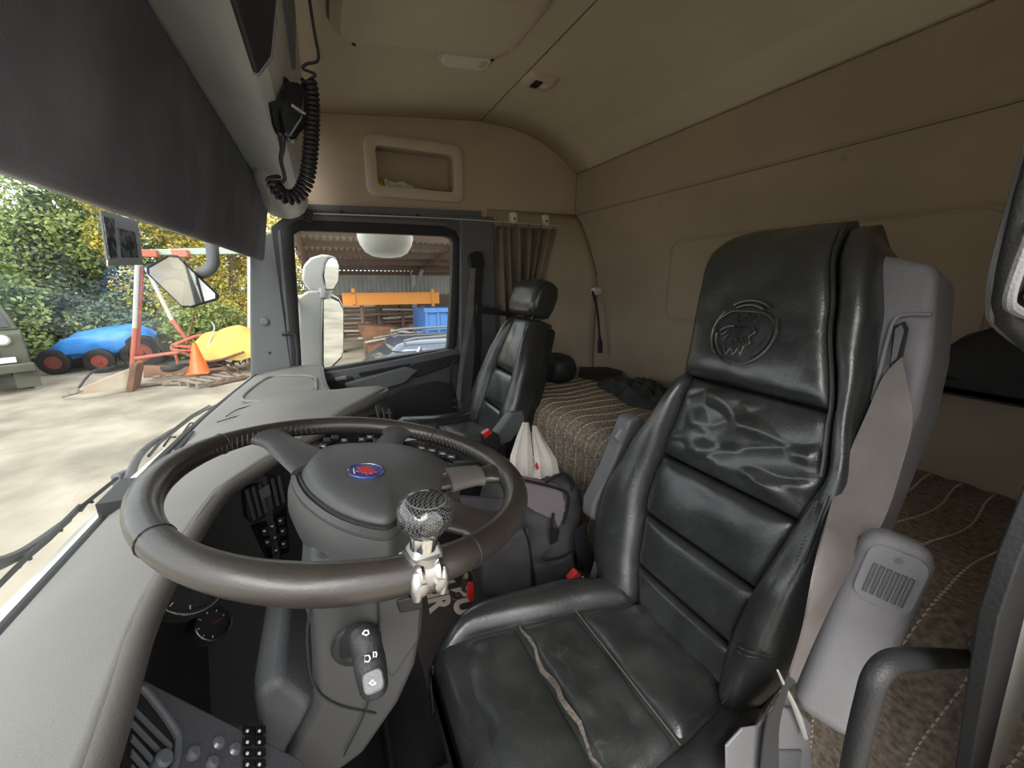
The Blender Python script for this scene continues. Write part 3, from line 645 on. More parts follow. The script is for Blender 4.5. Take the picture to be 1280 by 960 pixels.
# round emblem: blue disc, silver ring, red crowned griffin head
ec = SW(458,589,.009); er=.0225
def disc(r,h0,h1,m,name,par=None,n=32):
    o = MB().lathe([(r,h0),(r,h1),(0,h1)],ec,(0,0,1),n).build(name,m,par or sw,local=True); return o
em = disc(er,-.002,.0016,'blue','emblem')
MB().tube([ec+V(er*math.cos(t),er*math.sin(t),.0016) for t in [2*math.pi*i/32 for i in range(32)]],.0009,6,closed=True).build('emblem_ring','chrome',em,local=True)
for s0 in (90,210,330):
    t0=math.radians(s0-32); t1=math.radians(s0+32)
    MB().tube([ec+V(er*.80*math.cos(t0+(t1-t0)*k/8)*(1-.12*math.sin(math.pi*k/8)),er*.80*math.sin(t0+(t1-t0)*k/8)*(1-.12*math.sin(math.pi*k/8)),.0019) for k in range(9)],.0005,5).build('silver_arc','chrome',em,local=True)
GR = [(-.50,-.05),(-.62,.12),(-.42,.22),(-.30,.30),(-.34,.62),(-.16,.48),(-.02,.70),(.12,.48),(.32,.60),(.28,.30),(.42,.10),(.32,-.05),(.48,-.22),(.30,-.32),(.40,-.55),(.14,-.42),(.08,-.68),(-.10,-.45),(-.26,-.66),(-.26,-.30),(-.40,-.22),(-.22,-.08)]
up_a = -math.radians(90-70)                    # emblem upright points towards the front spokes
ga = math.radians(-90)
def rot2(x,y,a): return (x*math.cos(a)-y*math.sin(a), x*math.sin(a)+y*math.cos(a))
MB().prism([ec+V(*rot2(x*er*.95,y*er*.95,ga+math.radians(20)),.0016) for x,y in GR],(0,0,.0008)).build('griffin','emred',em,local=True,smooth=False)
# spinner knob clamped on the near part of the rim
kp = SW(527,712,0); kd = V(kp.x,kp.y,0).normalized(); kp = kd*R0; kt = V(-kd.y,kd.x,0)
UPL = swm.to_3x3().inverted() @ V(-.04,-.10,1).normalized()
kb = bpy.data.objects.new('spinner_knob',None); col.objects.link(kb); kb.parent=sw; kb.location=(0,0,0); kb['label']='black checkered spinner knob on a chrome stem clamped to the rim'
top = kp+UPL*.050
ball = MB().lathe([(.012,-.019),(.018,-.0165),(.0245,-.006),(.0255,.002),(.0235,.009),(.018,.0140),(.0175,.0143),(.016,.0153),(.010,.0165),(0,.017)],top+UPL*.010,UPL,40)
def checker(name):
    m = bpy.data.materials.new(name); m.use_nodes=True; t=m.node_tree; b=t.nodes['Principled BSDF']
    tcn=t.nodes.new('ShaderNodeTexCoord'); mpn=t.nodes.new('ShaderNodeMapping'); mpn.inputs['Rotation'].default_value=(.6,.5,.78)
    ck=t.nodes.new('ShaderNodeTexChecker'); ck.inputs['Scale'].default_value=520; ck.inputs[1].default_value=(.008,.008,.009,1); ck.inputs[2].default_value=(.10,.10,.10,1)
    t.links.new(tcn.outputs['Object'],mpn.inputs[0]); t.links.new(mpn.outputs[0],ck.inputs[0]); t.links.new(ck.outputs[0],b.inputs['Base Color'])
    b.inputs['Roughness'].default_value=.16; b.inputs['Coat Weight'].default_value=1; return m
ball.build('knob_ball',checker('knob_checker'),kb,local=True,ang=50)
MB().lathe([(.0172,.0130),(.0183,.0136),(.0172,.0148)],top+UPL*.010,UPL,40).build('cap_ring','slate',kb,local=True)
MB().lathe([(.0125,-.034),(.013,-.018),(.012,-.016)],top+UPL*.010,UPL,28).build('stem_collar','chrome',kb,local=True)
MB().lathe([(.016,-.040),(.0165,-.030),(.0135,-.030)],top+UPL*.002,UPL,28).build('stem','steel',kb,local=True)
for s in (-1,1):
    c_ = kp+kt*s*.009; ur=thk(0)+.003
    MB().tube([c_+(kd*math.cos(q)+V(0,0,1)*math.sin(q))*ur for q in [2*math.pi*k/24 for k in range(24)]],.0045,8,closed=True).build('clamp_band','chrome',kb,local=True)
    MB().lathe([(.0065,0),(.0062,.005),(.003,.006)],c_+(-kd*.92+V(0,0,.1))*(ur+.002),-kd,12).build('clamp_bolt','steel',kb,local=True)
    MB().lathe([(.0065,0),(.0062,.005),(.003,.006)],c_+(kd*.92+V(0,0,-.1))*(ur+.002),kd,12).build('clamp_bolt','steel',kb,local=True)
MB().loft([[kp+kt*x+kd*y+V(0,0,z) for x,y in rrect(w_,l,.005,3)] for z,w_,l in ((.0165,.030,.026),(.022,.030,.024),(.030,.022,.020))]).build('saddle','steel',kb,local=True,ang=60)
MB().loft([[kp+kt*x+kd*(math.cos(a)*r)+V(0,0,math.sin(a)*r) for x,r in ((-.0065,.0165),(.0065,.0165),(.0065,.0205),(-.0065,.0205))] for a in [math.radians(-60+k*20) for k in range(8)]]).build('clamp_plate','steel',kb,local=True,bevel=.001)
for s_ in (-1,1):
    MB().lathe([(.0,-.014),(.004,-.012),(.0062,-.004),(.0062,.006),(.004,.013),(0,.015)],kp+kt*s_*.012+kd*.0180+V(0,0,-.001),(kd*-.25+V(0,0,1)),14).build('clamp_lobe','steel',kb,local=True)
# ================================================================== STEERING COLUMN
sc_ = thing('steering_column','grey plastic steering column shroud below the wheel carrying the stalk','steering column',(.53,.05,.2))
def PX(x,px,py): return P(0,x,px,py)
side = [(392,700),(515,680),(532,735),(529,790),(520,835),(500,880),(455,945),(400,985),(352,960),(392,885),(388,790),(372,740)]
MB().prism([PX(.455,*q) for q in side],(.17,0,0)).build('shroud','column',sc_,bevel=.012,bseg=4)
MB().prism([PX(.452,*q) for q in [(470,742),(520,738),(528,745),(524,800),(490,850),(472,820)]],(.02,0,0)).build('shroud_panel','column',sc_,bevel=.004)
MB().prism([PX(.449,*q) for q in [(495,752),(528,742),(530,762),(500,768)]],(.01,0,0)).build('handle_recess','dark',sc_,bevel=.003)
b = MB().loft([[PX(.47,*q)+V(k,0,0) for q in row] for k,row in ((0,[(318,870),(352,850),(392,885),(470,900),(478,915),(380,990),(330,990)]),(.03,[(312,868),(350,845),(395,880),(470,890),(482,910),(380,995),(325,995)]),(.20,[(312,868),(350,845),(395,880),(470,890),(482,910),(380,995),(325,995)]))]); b.build('knee_cover','darkgrey',sc_,bevel=.012,bseg=4)
MB().tube([PX(.4535,*q) for q in [(388,755),(384,800),(392,855),(420,880),(470,892)]],.0016,5,smooth=5).build('shroud_joint','dark',sc_)
bs = PX(.45,446,805)
MB().lathe([(.030,0),(.028,-.004),(.020,-.006),(.018,-.004)],bs,(1,0,0),28).build('stalk_boot','dark',sc_)
MB().tube([PX(.45,472,742),PX(.45,474,800),PX(.45,460,880),PX(.45,430,945)],.0012,5,smooth=4).build('shroud_joint','dark',sc_)
stk = bpy.data.objects.new('control_stalk',None); col.objects.link(stk); stk.parent=sc_; stk.matrix_parent_inverse=wmat(sc_).inverted(); stk.location=bs; stk['label']='black multi-function stalk with white symbols and grey end button'
ax = [PX(.45,438,806),PX(.425,446,796),PX(.37,456,800),PX(.345,461,820),PX(.33,465,845),PX(.322,468,862)]
MB().tube(ax[:3],[.014,.015,.014],16,smooth=4).build('stalk_root','dark',stk)
MB().tube([PX(.36,452,788),PX(.352,456,800),PX(.345,460,818)],[.0125,.0145,.0148],18,smooth=4).build('stalk_sleeve','dark',stk,ang=60)
MB().tube([PX(.345,460.5,819),PX(.335,463,833),PX(.326,467,856),PX(.325,467.5,861)],[.0148,.0150,.0135,.0125],18,smooth=4).build('stalk_grip','dark',stk,ang=60)
va = (ax[5]-ax[3]).normalized(); toc = (V(0,0,EYE)-ax[5]).normalized(); toc=(toc-va*toc.dot(va)).normalized(); sdv=va.cross(toc)
cq = PX(.322,467,853)+toc*.0095
MB().loft([[cq+sdv*x*k+va*y*k+toc*h for x,y in rrect(.018,.018,.005,3)] for k,h in ((1,0),(1,.003),(.85,.005))]).build('end_button','grey',stk)
def mark(px,py,x,pts,r=.0007):
    MB().tube([PX(x,px+a,py+c_) for a,c_ in pts],r,5,closed=True).build('symbol','print',stk)
mark(457,790,.334,[(-4,2),(-1,-2),(3,-2),(4,2),(1,4)]); mark(459,823,.325,[(-3,-3),(2,-4),(4,0),(2,4),(-3,4)]); mark(469,818,.325,[(-2,-3),(1,-3),(2,0),(1,3),(-2,3)])
mark(466,853,.30,[(-4,1),(0,-3),(4,1),(0,3)])
# ================================================================== SEATS
headx_ref=None
class Fr:                                       # upholstery frame: u across, s along, n out of the surface
    def __init__(s,o,u,sd): s.o=V(*o); s.u=V(*u).normalized(); s.s=V(*sd).normalized(); s.n=s.u.cross(s.s).normalized()
    def p(s,u,t,h): return s.o+s.u*u+s.s*t+s.n*h
def pad(name,fr,L,R,s0,s1,parent,h0=.03,bulge=.02,th=.06,nu=18,ns=18,wr=0,ws=12,m='leather',eu=5,es=6,seed=0,extra=None,aniso=(1,1)):
    L_ = L if callable(L) else (lambda s: L); R_ = R if callable(R) else (lambda s: R)
    nn = nu+4; mm = ns+4; rows=[]
    for j in range(mm):
        v = min(1,max(0,(j-2)/(ns-1))); row=[]
        for i in range(nn):
            u = min(1,max(0,(i-2)/(nu-1)))
            s = s0+(s1-s0)*v; x = L_(s)+(R_(s)-L_(s))*u; xs_ = x; ss_ = s
            eu_=1-abs(2*u-1)**eu; ev=1-abs(2*v-1)**es
            h = h0+bulge*(max(0,eu_)**.5)*(max(0,ev)**.5)
            if wr: 
                amp = max(0,eu_)**.5*max(0,ev)**.5
                q = V(x*ws*aniso[0], s*ws*aniso[1], seed*7.3)
                h += wr*amp*(noise.noise(q)+.5*noise.noise(q*2.1)+.8*abs(noise.noise(q*1.3+V(5,5,5))))
            if extra: h += extra(x,s)
            ex = 0; k = min(2,max(0,2-i),2) if i<2 else (min(2,i-(nn-3)) if i>nn-3 else 0)
            l = (2-j) if j<2 else ((j-(mm-3)) if j>mm-3 else 0)
            kk = max(k,l)
            ex = extra(x,s) if extra and extra is headx_ref else 0
            if kk==1: h = h0-.006+ex
            if kk==2: h = h0-th+ex*.5
            if kk==2 and ex: s = min(s, s1-.03*min(1,-ex/.03))
            row.append(fr.p(x,s,h))
        rows.append(row)
    b=MB(); vs=[q for r in rows for q in r]; fs=[]
    for j in range(mm-1):
        for i in range(nn-1): fs.append((j*nn+i,j*nn+i+1,(j+1)*nn+i+1,(j+1)*nn+i))
    b.add(vs,fs); return b.build(name,m,parent,ang=75)
def interp(tab):
    def f(s):
        if s<=tab[0][0]: return tab[0][1]
        for (a,x),(b_,y) in zip(tab,tab[1:]):
            if a<=s<=b_:
                t=(s-a)/(b_-a); t=t*t*(3-2*t)*.4+t*.6; return x+(y-x)*t
        return tab[-1][1]
    return f
# ---- driver's seat
ds = thing('truck_seat','black leather driver seat with embossed headrest beside the steering wheel','seat',(.48,-.4,0))
fb = Fr((0,-.57,.47),(1,0,0),(0,-.31,.95))      # u=x, n = toward front
if fb.n.y<0: fb.n=-fb.n
Ls = interp([(-.02,.545),(.09,.59),(.23,.62),(.41,.607),(.50,.60)]); Rs = interp([(0,.333),(.09,.343),(.32,.318),(.40,.308),(.5,.328),(.65,.376),(.78,.415),(.81,.425)])
Lo = interp([(-.06,.66),(.03,.715),(.18,.733),(.30,.69),(.46,.64),(.52,.645)]); Ro = interp([(-.03,.295),(.11,.268),(.25,.268),(.385,.272),(.53,.303),(.65,.325),(.77,.36),(.81,.39)])
Lh = interp([(.5,.618),(.59,.628),(.68,.645),(.77,.656),(.805,.644),(.825,.620),(.836,.575)])
def folds(x,s):
    q=V(x*5,s*5,2.2); wx=x+.05*noise.noise(q); ws=s+.05*noise.noise(q+V(3,1,7))
    e=max(0,min(1,(s-.321)/.03))*max(0,min(1,(.498-s)/.02))*max(0,min(1,(x-Rs(s))/.02))*max(0,min(1,(Ls(s)-x)/.02))
    a=abs(math.sin(ws*34+wx*26+1.2*noise.noise(V(x*7,s*7,1))))**.55*.011
    b_=max(0,noise.noise(V(wx*14+ws*9,ws*20-wx*6,4)))*.022
    return e*(a*.8*(.5+noise.noise(V(x*6,s*8,9)))+b_)
pad('backrest_panel',fb,Rs,Ls,-.02,.062,ds,.006,.012,.08,seed=1,wr=.003)
pad('backrest_panel',fb,Rs,Ls,.068,.175,ds,.006,.014,.08,seed=2,wr=.004,ws=9)
pad('backrest_panel',fb,Rs,Ls,.181,.315,ds,.008,.018,.08,seed=3,wr=.006,ws=10)
o = pad('backrest_panel',fb,Rs,Ls,.321,.498,ds,.010,.016,.08,seed=4,nu=70,ns=50,extra=folds); o['label']='wrinkled shiny leather panel below the headrest'
# head section, one big panel with rounded top
def headx(x,s): 
    t=max(0,(s-.72)/.115); return -.055*t*t
headx_ref=headx
pad('headrest_panel',fb,Rs,lambda s: Lh(s),.503,.836,ds,.020,.024,.09,seed=5,wr=.005,ws=11,nu=40,ns=40,extra=headx,eu=7,es=9)
pad('side_strip',fb,lambda s: Ro(s),lambda s: Rs(s)-.003,.26,.828,ds,.004,.030,.10,seed=6,wr=.004,nu=12,ns=36,extra=headx,eu=2.5,es=9,ws=14)
# bolsters: stuffed tubes along both sides
def bolster(tabi,tabo,s0,s1,hmax,par,seed,name='bolster',hb=.0):
    n=26; rings=[]
    for j in range(n):
        t=j/(n-1); s=s0+(s1-s0)*t; a=tabi(s); b_=tabo(s); e=max(.0,1-abs(2*t-1)**5)**.5
        ring=[]
        for k in range(20):
            q=2*math.pi*k/20; cu=(a+b_)/2; hw=abs(b_-a)/2*(.25+.75*e)+.004
            h = hb+ (hmax*e*math.sin(q) if math.sin(q)>0 else .075*math.sin(q))
            ux=math.copysign(abs(math.cos(q))**.75,math.cos(q))
            h*=1-.7*max(0,min(1,(s-.22)/.2))*(hmax>.06); p=fb.p(cu+hw*ux,s,h); p+=fb.n*.004*noise.noise(V(cu*9+ux,s*16,seed)); ring.append(p)
        rings.append(ring)
    return MB().loft(rings).build(name,'leather',par,ang=80)
bolster(Ls,Lo,-.055,.51,.055,ds,1); bolster(Rs,Ro,-.03,.45,.066,ds,2)
# piping seams
def seamline(fr,f,s0,s1,h,par,name='piping',r=.0022,n=24,m='leather'):
    return MB().tube([fr.p(f(s0+(s1-s0)*k/n),s0+(s1-s0)*k/n,h(s0+(s1-s0)*k/n) if callable(h) else h) for k in range(n+1)],r,6).build(name,m,par)
seamline(fb,lambda s: Rs(s)-.001,.40,.82,lambda s:.030+headx(0,s),ds,r=.003)
seamline(fb,lambda s: Ro(s)+.012,.02,.38,.045,ds,r=.0022)
# stitches on the bolster
sb=MB()
for k in range(60):
    s=.0+.37*k/60; x=Ro(s)+.02; sb.tube([fb.p(x,s,.052),fb.p(x-.001,s+.0032,.052)],.0009,4)
o=sb.build('stitching','thread',ds); o['kind']='stuff'
for dz in (.0,.008):
    MB().tube([fb.p(Ro(.15)+.004+t*.055,.115+dz-.02*t,.012+.066*math.sin(math.pi*min(1,t*.9+.08))**.6) for t in [k/10 for k in range(11)]],.0013,5).build('cross_seam','leather',ds)
# back shell
MB().loft([[fb.p(x,s,-h) for x,h in ((Ro(s)+.005,.03),(Ro(s)+.02,.10),(Lo(s)-.03,.10),(Lo(s)-.005,.03))] for s in (-.08,.1,.3,.5)]+[[fb.p(x,s,-h-k) for x,h in ((Ro(s)+.01,.02),(Ro(s)+.02,.08),(Lh(s)-.02,.08),(Lh(s)-.005,.02))] for s,k in ((.52,0),(.66,.01),(.735,.03))]).build('back_shell','rubber',ds,bevel=.01)
# pressed emblem on the headrest: ring of arcs, crown, griffin head
ecn=(.502,.602); er2=.062
eb=MB()
def EP(x,y,h=.0475): return fb.p(ecn[0]-x*er2*1.0, ecn[1]+y*er2, h)
for a0,a1,r in ((-60,38,1.0),(55,125,1.0),(150,262,1.0),(270,300,1.0),(60,120,.86),(178,236,.84),(300,352,.84)):
    eb.tube([EP(-r*math.cos(math.radians(a0+(a1-a0)*k/12)),r*math.sin(math.radians(a0+(a1-a0)*k/12))) for k in range(13)],.0028,6)
# arcs cutting inward
eb.tube([EP(-.95,.30),EP(-.55,.62),EP(0,.66),EP(.55,.62),EP(.92,.32)],.0024,6,smooth=5)
eb.tube([EP(-.98,.1),EP(-.80,-.35),EP(-.45,-.75),EP(.1,-.86),EP(.3,-.84)],.0024,6,smooth=5)
eb.build('embossed_ring','leather',ds)
gb=MB()
gb.tube([EP(-.30,.22),EP(-.36,.56),EP(-.18,.40),EP(-.02,.60),EP(.10,.40),EP(.32,.56),EP(.24,.22),EP(-.30,.22)],.0022,6)
gb.tube([EP(-.30,.18),EP(-.55,.12),EP(-.72,-.02),EP(-.60,-.12),EP(-.48,-.02),EP(-.42,-.12),EP(-.52,-.30),EP(-.40,-.55),EP(-.30,-.74),EP(-.16,-.5),EP(-.05,-.72),EP(.06,-.48),EP(.18,-.68),EP(.22,-.40),EP(.36,-.28),EP(.26,-.10),EP(.40,.05),EP(.26,.18)],.0024,6,smooth=3)
for a in ((-.18,.06,.0,-.05),(-.2,-.15,-.05,-.3),(.02,-.1,.12,-.3),(-.25,.1,-.1,.12),(-.3,-.3,-.2,-.42)):
    gb.tube([EP(a[0],a[1]),EP(a[2],a[3])],.0022,5)
gb.build('embossed_griffin','leather',ds)
# cushion
fc = Fr((0,0,.44),(1,0,0),(0,1,0))
cl_=interp([(-.58,.545),(-.43,.585),(-.2,.622),(-.1,.60)]); cr_=interp([(-.58,.325),(-.42,.302),(-.34,.295),(-.1,.33)])
pad('cushion_panel',fc,cr_,cl_,-.585,-.424,ds,.018,.018,.08,nu=30,ns=20,wr=.008,ws=14,seed=11)
pad('cushion_panel',fc,cr_,cl_,-.419,-.298,ds,.018,.018,.08,nu=30,ns=20,wr=.008,ws=14,seed=12)
def roll(x,s): 
    t=max(0,(s+.21)/.09); return -.05*t*t-.01*max(0,abs(x-.46)-.13)/.03*0
pad('cushion_panel',fc,cr_,cl_,-.292,-.112,ds,.018,.018,.10,nu=30,ns=26,wr=.006,ws=10,seed=13,extra=roll)
def cb(a,b_,s0,s1,hm,seed,curve=.0):
    rings=[]; n=24
    for j in range(n):
        t=j/(n-1); s=s0+(s1-s0)*t; e=max(0,1-abs(2*t-1)**5)**.5; x0=a(s); x1=b_(s); rg=[]
        for k in range(18):
            q=2*math.pi*k/18; hw=abs(x1-x0)/2*(.4+.6*e)+.003
            h=.015+(hm*e*math.sin(q) if math.sin(q)>0 else .10*math.sin(q))-(.045*max(0,(s+.21)/.09)**2)
            rg.append(fc.p((x0+x1)/2+hw*math.copysign(abs(math.cos(q))**.8,math.cos(q)),s,h+.003*noise.noise(V(q,s*20,seed))))
        rings.append(rg)
    return MB().loft(rings).build('cushion_bolster','leather',ds,ang=80)
cb(cl_,interp([(-.6,.62),(-.4,.672),(-.25,.682),(-.1,.64)]),-.57,-.112,.045,3)
cb(lambda s: cr_(s),lambda s: cr_(s)-.045,-.60,-.115,.018,4)
MB().loft([[V(x,y,z) for x,y in rrect(w_,l,.06,5)] for z,w_,l in ((.0,0,0),)] if False else [[V(.465+x*k,-.345+y*k,z) for x,y in rrect(.40,.45,.07,6)] for z,k in ((.465,.9),(.45,1.0),(.38,1.0),(.33,.96),(.32,.85))]).build('cushion_base','leather',ds,ang=60)
# torn seam across the front of the cushion
tn=[(cl_(-.295)-.005+ (cr_(-.295)+.01-cl_(-.295))*k/14, -.295+.004*math.sin(k*1.7), .032+.006*math.sin(k*.9)) for k in range(15)]
o=MB().ribbon([fc.p(*q) for q in tn],[V(0,.003+.006*math.sin(math.pi*k/14)**2+.002*math.sin(k*2.3)**2,0) for k in range(15)],.0012).build('torn_seam','tear',ds); o['label']='split seam with worn brown edges across the cushion'
sb=MB()
for x0,s,x1 in ((cl_(-.42),-.4215,cr_(-.42)),):
    sb.tube([fc.p(x0+(x1-x0)*k/20,s,.030) for k in range(21)],.0015,5)
sb.build('cushion_seam','thread',ds)
# seat base: suspension, side trims
MB().box((.47,-.36,.20),(.34,.40,.25)).build('suspension_bellows','rubber',ds,bevel=.02)
MB().box((.47,-.36,.045),(.42,.50,.07)).build('floor_plinth','dark',ds,bevel=.01)
MB().prism([PX(.235,*q) for q in [(905,930),(925,908),(945,905),(965,880),(985,865),(1003,900),(1010,905),(1012,970),(960,1010),(905,975)]],(-.004,0,0)).build('side_trim','grey',ds,bevel=.006)
MB().prism([PX(.225,*q) for q in [(965,905),(975,885),(1000,888),(1016,905),(1012,938),(965,938)]],(.008,0,0)).build('side_knob_cover','grey',ds,bevel=.008,bseg=3)
MB().prism([PX(.222,*q) for q in [(966,940),(1005,940),(998,985),(966,985)]],(.01,0,0)).build('lower_trim','slate',ds,bevel=.004)
MB().tube([PX(.215,*q) for q in [(972,838),(982,860),(991,878),(1000,900),(1007,922)]],[.0012,.0022,.003,.0042,.003],8,smooth=4).build('recline_lever','lever',ds)
# belt tower on the backrest
tw=[(1062,318),(1100,316),(1166,326),(1171,345),(1163,440),(1146,515),(1116,590),(1085,670),(1060,720),(1030,700),(1060,600),(1080,450)]
def PB(px,py,off=0): return PN(fb.o+fb.n*off, fb.n, px, py)
MB().prism([PB(*q,-.02) for q in tw],-fb.n*.09).build('belt_tower','grey',ds,bevel=.016,bseg=4)
MB().prism([PB(*q,-.016) for q in [(1078,350),(1099,352),(1100,362),(1083,540),(1068,600),(1072,450)]],-fb.n*.02).build('tower_inset','slate',ds,bevel=.003)
MB().tube([PB(*q,-.017) for q in [(1076,348),(1100,350),(1101,358),(1095,420),(1084,530)]],.0016,6).build('inset_edge','dark',ds)
MB().tube([PB(*q,-.014) for q in [(1165,393),(1135,393),(1118,400),(1108,430),(1098,470),(1090,500)]],.0028,8,smooth=5).build('tower_ridge','grey',ds)
MB().prism([PB(*q,-.016) for q in [(1118,408),(1132,402),(1136,412),(1128,452),(1112,470)]],fb.n*.004).build('belt_slot','rubber',ds,bevel=.001)
MB().prism([PB(*q,-.011) for q in [(1120,412),(1128,406),(1131,414),(1122,448),(1114,455)]],fb.n*.004).build('belt_guide','slate',ds,bevel=.001)
# belt webbing
X=.22
bl=[PB(1122,452,-.008),PB(1118,480,.0),PB(1112,520,.01),PB(1095,570,.02),PB(1070,640,.035),PX(.215,1038,715),PX(.212,1012,790),PX(.215,990,850)]
wv=[(PB(1130,450)-PB(1116,462))*.9,PB(1134,485)-PB(1100,478),PB(1140,525)-PB(1084,515),PB(1128,580)-PB(1064,565),PB(1100,655)-PB(1040,628),PX(.215,1056,722)-PX(.215,1020,705),PX(.212,1020,795)-PX(.212,1004,786),PX(.215,994,855)-PX(.215,985,848)]
bt = MB().ribbon(bl,wv,.0012,smooth=5).build('belt_webbing','belt',ds,ang=70); 
MB().ribbon([PX(.213,990,848),PX(.214,978,870),PX(.218,966,905),PX(.22,962,960),PX(.22,960,1000)],[PX(.215,994,855)-PX(.215,985,848),V(0,-.02,.012),PX(.22,970,910)-PX(.22,955,905),PX(.22,972,960)-PX(.22,950,960),PX(.22,972,1000)-PX(.22,950,1000)],.0012,smooth=5).build('lower_webbing','beltdark',ds)
# armrests
def armr(pts,x0,dx,name,parent,m='grey',bv=.018):
    return MB().prism([PX(x0,*q) for q in pts],(dx,0,0)).build(name,m,parent,bevel=bv,bseg=5)
aT=V(.190,-.625,.842); aB=V(.200,-.560,.575); aD=(aT-aB).normalized(); aN=V(-.45,.85,.2); aN=(aN-aD*aN.dot(aD)).normalized(); aW=aD.cross(aN).normalized(); aU=aN
rg=[]
for f,k in ((0,.55),(.015,.8),(.06,1),(.5,1.02),(.85,1),(.93,.95),(.975,.8),(1.0,.5)):
    c_=aB.lerp(aT,f); rg.append([c_+aU*x*k+aW*y*k for x,y in rrect(.046,.072,.017,5)])
ar=MB().loft(rg).build('right_armrest','grey',ds,ang=60)
fx_=.0240; aA=aN; fc_=aT-aD*.05
rc=MB().prism([fc_+aN*fx_+aD*x+aW*y for x,y in rrect(.075,.056,.016,4)],aN*.0015).build('armrest_recess','grey',ar,bevel=.001)
for k in range(6):
    y=-.017+k*.0068; MB().tube([fc_+aN*(fx_+.002)+aW*y-aD*.026,fc_+aN*(fx_+.003)+aW*y+aD*.012],.0026,6).build('adjuster_rib','slate',ar)
MB().lathe([(.004,0),(.0035,-.002)],fc_+aN*(fx_+.003)+aD*.026,aN,12).build('pivot_dot','slate',ar)
al=armr([(788,525),(800,520),(811,530),(806,548),(782,600),(768,640),(752,658),(740,650),(742,630),(762,590)],.735,.05,'left_armrest',ds,'slate',.010)
MB().prism([PX(.732,*q) for q in [(770,548),(778,536),(786,540),(776,556)]],(.01,0,0)).build('armrest_button','grey',al,bevel=.002)
# ---- passenger seat
ps = thing('truck_seat','black leather passenger seat with separate headrest by the far door','seat',(1.56,-.45,0))
PC=1.56
fp = Fr((0,-.60,.50),(1,0,0),(0,-.36,.93))
if fp.n.y<0: fp.n=-fp.n
Lp=interp([(0,PC+.11),(.25,PC+.125),(.5,PC+.085)]); Rp=interp([(0,PC-.11),(.25,PC-.125),(.5,PC-.085)])
Lpo=interp([(-.03,PC+.19),(.12,PC+.235),(.3,PC+.20),(.53,PC+.125)]); Rpo=interp([(-.03,PC-.17),(.12,PC-.215),(.3,PC-.185),(.53,PC-.12)])
pad('backrest_panel',fp,Rp,Lp,.0,.125,ps,.006,.012,.07,seed=21,wr=.002)
pad('backrest_panel',fp,Rp,Lp,.13,.285,ps,.006,.014,.07,seed=22,wr=.002)
pad('backrest_panel',fp,Rp,Lp,.292,.53,ps,.008,.018,.07,seed=23,wr=.003)
_fb=fb; fb=fp
bolster(Lp,Lpo,-.03,.535,.05,ps,5); bolster(Rp,Rpo,-.03,.535,.05,ps,6)
fb=_fb
MB().loft([[fp.p(x,s,-h) for x,h in ((Rpo(s)+.003,.02),(Rpo(s)+.01,.10),(Lpo(s)-.01,.10),(Lpo(s)-.003,.02))] for s in (-.06,.1,.3,.52)]).build('back_shell','rubber',ps,bevel=.012)
MB().loft([[fp.p(PC+x,.545+s,h) for x,h in rrect(w_,d_,.03,5)] for s,w_,d_ in ((0,.20,.07),(.01,.235,.10),(.05,.25,.115),(.10,.25,.115),(.135,.235,.10),(.150,.20,.07))]).build('headrest','leather',ps,ang=80)
MB().tube([fp.p(PC-.118,.56,.04),fp.p(PC-.12,.60,.055),fp.p(PC-.118,.66,.055),fp.p(PC-.11,.69,.03)],.002,6,smooth=4).build('headrest_seam','thread',ps)
seamline(fp,lambda s:Rpo(s)+.025,.0,.5,.045,ps)
for x in (-.05,.05): MB().tube([fp.p(PC+x,.51,-.01),fp.p(PC+x,.56,0)],.006,8).build('headrest_post','dark',ps)
fq = Fr((0,0,.50),(1,0,0),(0,1,0))
pad('cushion_panel',fq,PC-.13,PC+.13,-.60,-.42,ps,.012,.016,.07,seed=31,wr=.003)
pad('cushion_panel',fq,PC-.13,PC+.13,-.415,-.22,ps,.020,.018,.08,seed=32,wr=.003,extra=lambda x,s: .35*(s+.41)*.3-.5*max(0,s+.27)**1*.4)
for s_ in (-1,1):
    MB().loft([[V(PC+s_*.175+.045*k*math.cos(q),y,.515+(z+.035*k*math.sin(q))) for q in [2*math.pi*j/14 for j in range(14)]] for y,k,z in ((-.62,.5,-.01),(-.58,1,0),(-.4,1.1,.0),(-.27,1.05,.015),(-.22,.7,.0))]).build('cushion_bolster','leather',ps,ang=80)
MB().loft([[V(PC+x*k,-.41+y*k,z) for x,y in rrect(.43,.42,.06,6)] for z,k in ((.52,.9),(.50,1.0),(.42,1.0),(.38,.94))]).build('cushion_base','leather',ps,ang=60)
MB().box((PC,-.42,.20),(.36,.36,.37)).build('seat_pedestal','dark',ps,bevel=.02)
MB().prism([PX(1.33,*q) for q in [(618,545),(640,516),(655,514),(658,528),(640,552),(622,560)]],(.05,0,0)).build('armrest_pivot','slate',ps,bevel=.01)
